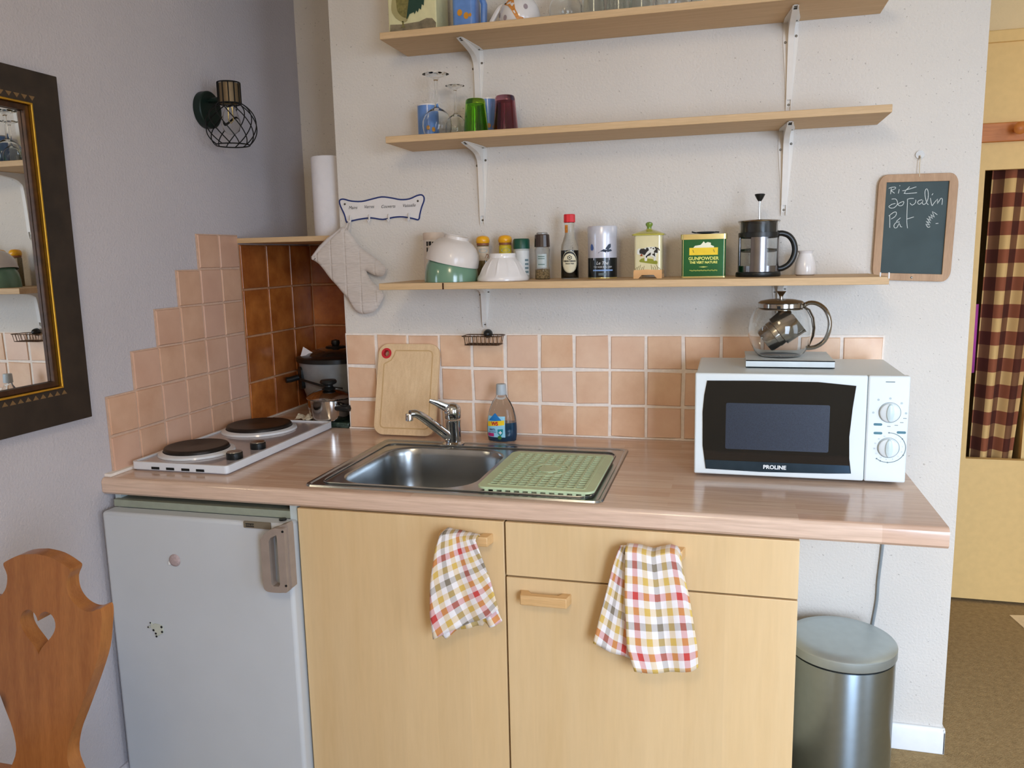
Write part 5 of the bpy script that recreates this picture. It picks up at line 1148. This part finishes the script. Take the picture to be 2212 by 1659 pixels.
# ================================================================== CHAIR
CHp = [(0.3268, 0.8885), (0.3627, 0.8838), (0.3932, 0.8699), (0.3997, 0.8622), (0.3897, 0.8433), (0.3904, 0.8202), (0.4015, 0.803), (0.4192, 0.793), (0.4378, 0.7916), (0.4573, 0.7985), (0.4593, 0.7838), (0.4545, 0.7601), (0.4434, 0.7154), (0.4178, 0.6615), (0.3775, 0.5872), (0.3569, 0.5492), (0.3456, 0.5086), (0.3551, 0.4746)]
HEp = [(0.3102, 0.7704), (0.3211, 0.7783), (0.3377, 0.7857), (0.3507, 0.7813), (0.3537, 0.7664), (0.349, 0.749), (0.3336, 0.7269), (0.3068, 0.6982)]
def halfw(pts): return [(max(0, a - (.3068 + (b - .698) * .105)), b) for a, b in pts]
hp_ = halfw(CHp); hp_.append((.085, .452)); he = halfw(HEp)
right = [(a, b) for a, b in hp_[1:]]
sm = [hp_[0]] + [q_ for q_ in smoothpts(hp_[:], 3, False)][1:]
full = [(a, b) for a, b in sm] + [(-a, b) for a, b in sm[::-1] if a > 1e-4]
hfull = [(.00252 * 16 * math.sin(t_) ** 3, .7475 + .0029 * (13 * math.cos(t_) - 5 * math.cos(2 * t_) - 2 * math.cos(3 * t_) - math.cos(4 * t_))) for t_ in [2 * PI * (i + .5) / 48 for i in range(48)]]
CXc = .3075
def shc(a, d, b): return (CXc + a, -1.2 + (b - .70) * .105 + d, b)
ch = thing('carved_chair', 'honey pine chair with carved back and heart cutout at the lower left', 'chair', (CXc, -1.42, 0))
MB().prism(full, 0, .030, 'xz', hole=hfull, shear=shc).build('backrest', M_chair, ch, bevel=.0015)
seat = [(a, b) for a, b in rrect(CXc - .20, CXc + .20, -1.62, -1.19, .04)]
MB().prism(seat, .425, .4515, 'xy').build('seat', M_chair, ch, bevel=.004)
for sx in (-1, 1):
    for yy, dy_ in ((-1.56, -.03), (-1.25, .03)):
        MB().tube([(CXc + sx * .15, yy, .426), (CXc + sx * .185, yy + dy_, 0.004)], [.021, .015], 12).build('leg', M_chair, ch)

# ================================================================== BIN, CABLE
bxx, byy = 1.845, -.18
bn = thing('pedal_bin', 'round brushed steel waste bin under the right end of the worktop', 'bin', (bxx, byy, 0))
MB((bxx, byy, 0)).lathe([(0, .003), (.128, .003), (.132, .008), (.132, .366), (0, .366)], 72).build('bin_body', M_steelb, bn)
MB((bxx, byy, 0)).lathe([(.134, 0), (.137, .002), (.137, .022), (.133, .024)], 64).build('base_ring', M_black, bn)
MB((bxx, byy, 0)).lathe([(.129, .366), (.130, .372), (0, .372)], 64).build('seal_ring', M_black, bn)
MB((bxx, byy, 0)).lathe([(.1345, .372), (.1355, .374), (.1355, .396), (.132, .400), (.10, .405), (.05, .4075), (0, .408)], 72).build('lid', mat('lid_steel', (186, 200, 204), .42, .8, var=.03), bn)
MB((bxx, byy, 0)).box(-.03, .03, -.165, -.13, .006, .014).build('pedal', M_black, bn, bevel=.003)
tag(MB().tube(smoothpts([(1.966, -.006, .836), (1.9655, -.006, .70), (1.9645, -.006, .60), (1.9585, -.006, .50), (1.9575, -.006, .44), (1.950, -.006, .37), (1.942, -.006, .30), (1.93, -.006, .12), (1.93, -.012, .08)], 3, False), .004, 8).build('power_cable', mat('grey_cable', (138, 146, 150), .5)), 'grey power cable running down the wall behind the steel bin', 'cable')

# ================================================================== HALL THINGS
cr_ = thing('coat_rack', 'orange pine peg rail on the yellow hall wall', 'coat rack', (2.9, 1.10, 1.82))
MB().box(2.3, 3.4, Y - .018, Y - .0005, 1.790, 1.858).build('rail', M_rack, cr_, bevel=.003)
for px in (2.536, 2.78, 3.02, 3.26):
    MB().lathe([(.009, 0), (.008, .03), (.012, .038), (.0215, .05), (.022, .058), (.015, .066), (0, .069)], 20, (px, Y - .018, 1.828), R=Matrix.Rotation(PI / 2, 3, 'X')).build('peg', M_rack, cr_)
def cur(u, v):
    z = 1.78 - v * 1.26; x = 2.499 + u * (.21 - .062 * v) - .014 * v
    return (x, Y + .062 + .020 * math.sin(u * 4.2 * PI + .8 + .5 * v) + .005 * math.sin(u * 9 + 3 * v), z)
mb = MB(); mb.sheet(cur, 90, 20, uvs=lambda u, v: (u * .31 + 5 - .02, 5 - v * 1.26))
tag(mb.build('curtain', M_curt, smooth=70, solid=.002), 'brown and cream checked curtain in the yellow hall opening', 'curtain')
mb = MB(); mb.sheet(lambda u, v: (2.40 + .082 * u, Y + .075 + .006 * math.sin(u * 14), 1.19 - .27 * v), 30, 2)
tag(mb.build('magenta_cloth', mat('magenta_cloth', (190, 80, 170), .9), solid=.004), 'bright magenta cloth glimpsed at the left edge of the curtain', 'cloth')
tag(MB().prism([(2.612, .997), (2.70, 1.012), (2.72, .90), (2.629, .888)], .001, .003, 'xy').build('paper_sheet', mat('paper_cream', (236, 214, 178), .8)), 'pale sheet of paper lying on the hall carpet', 'paper')
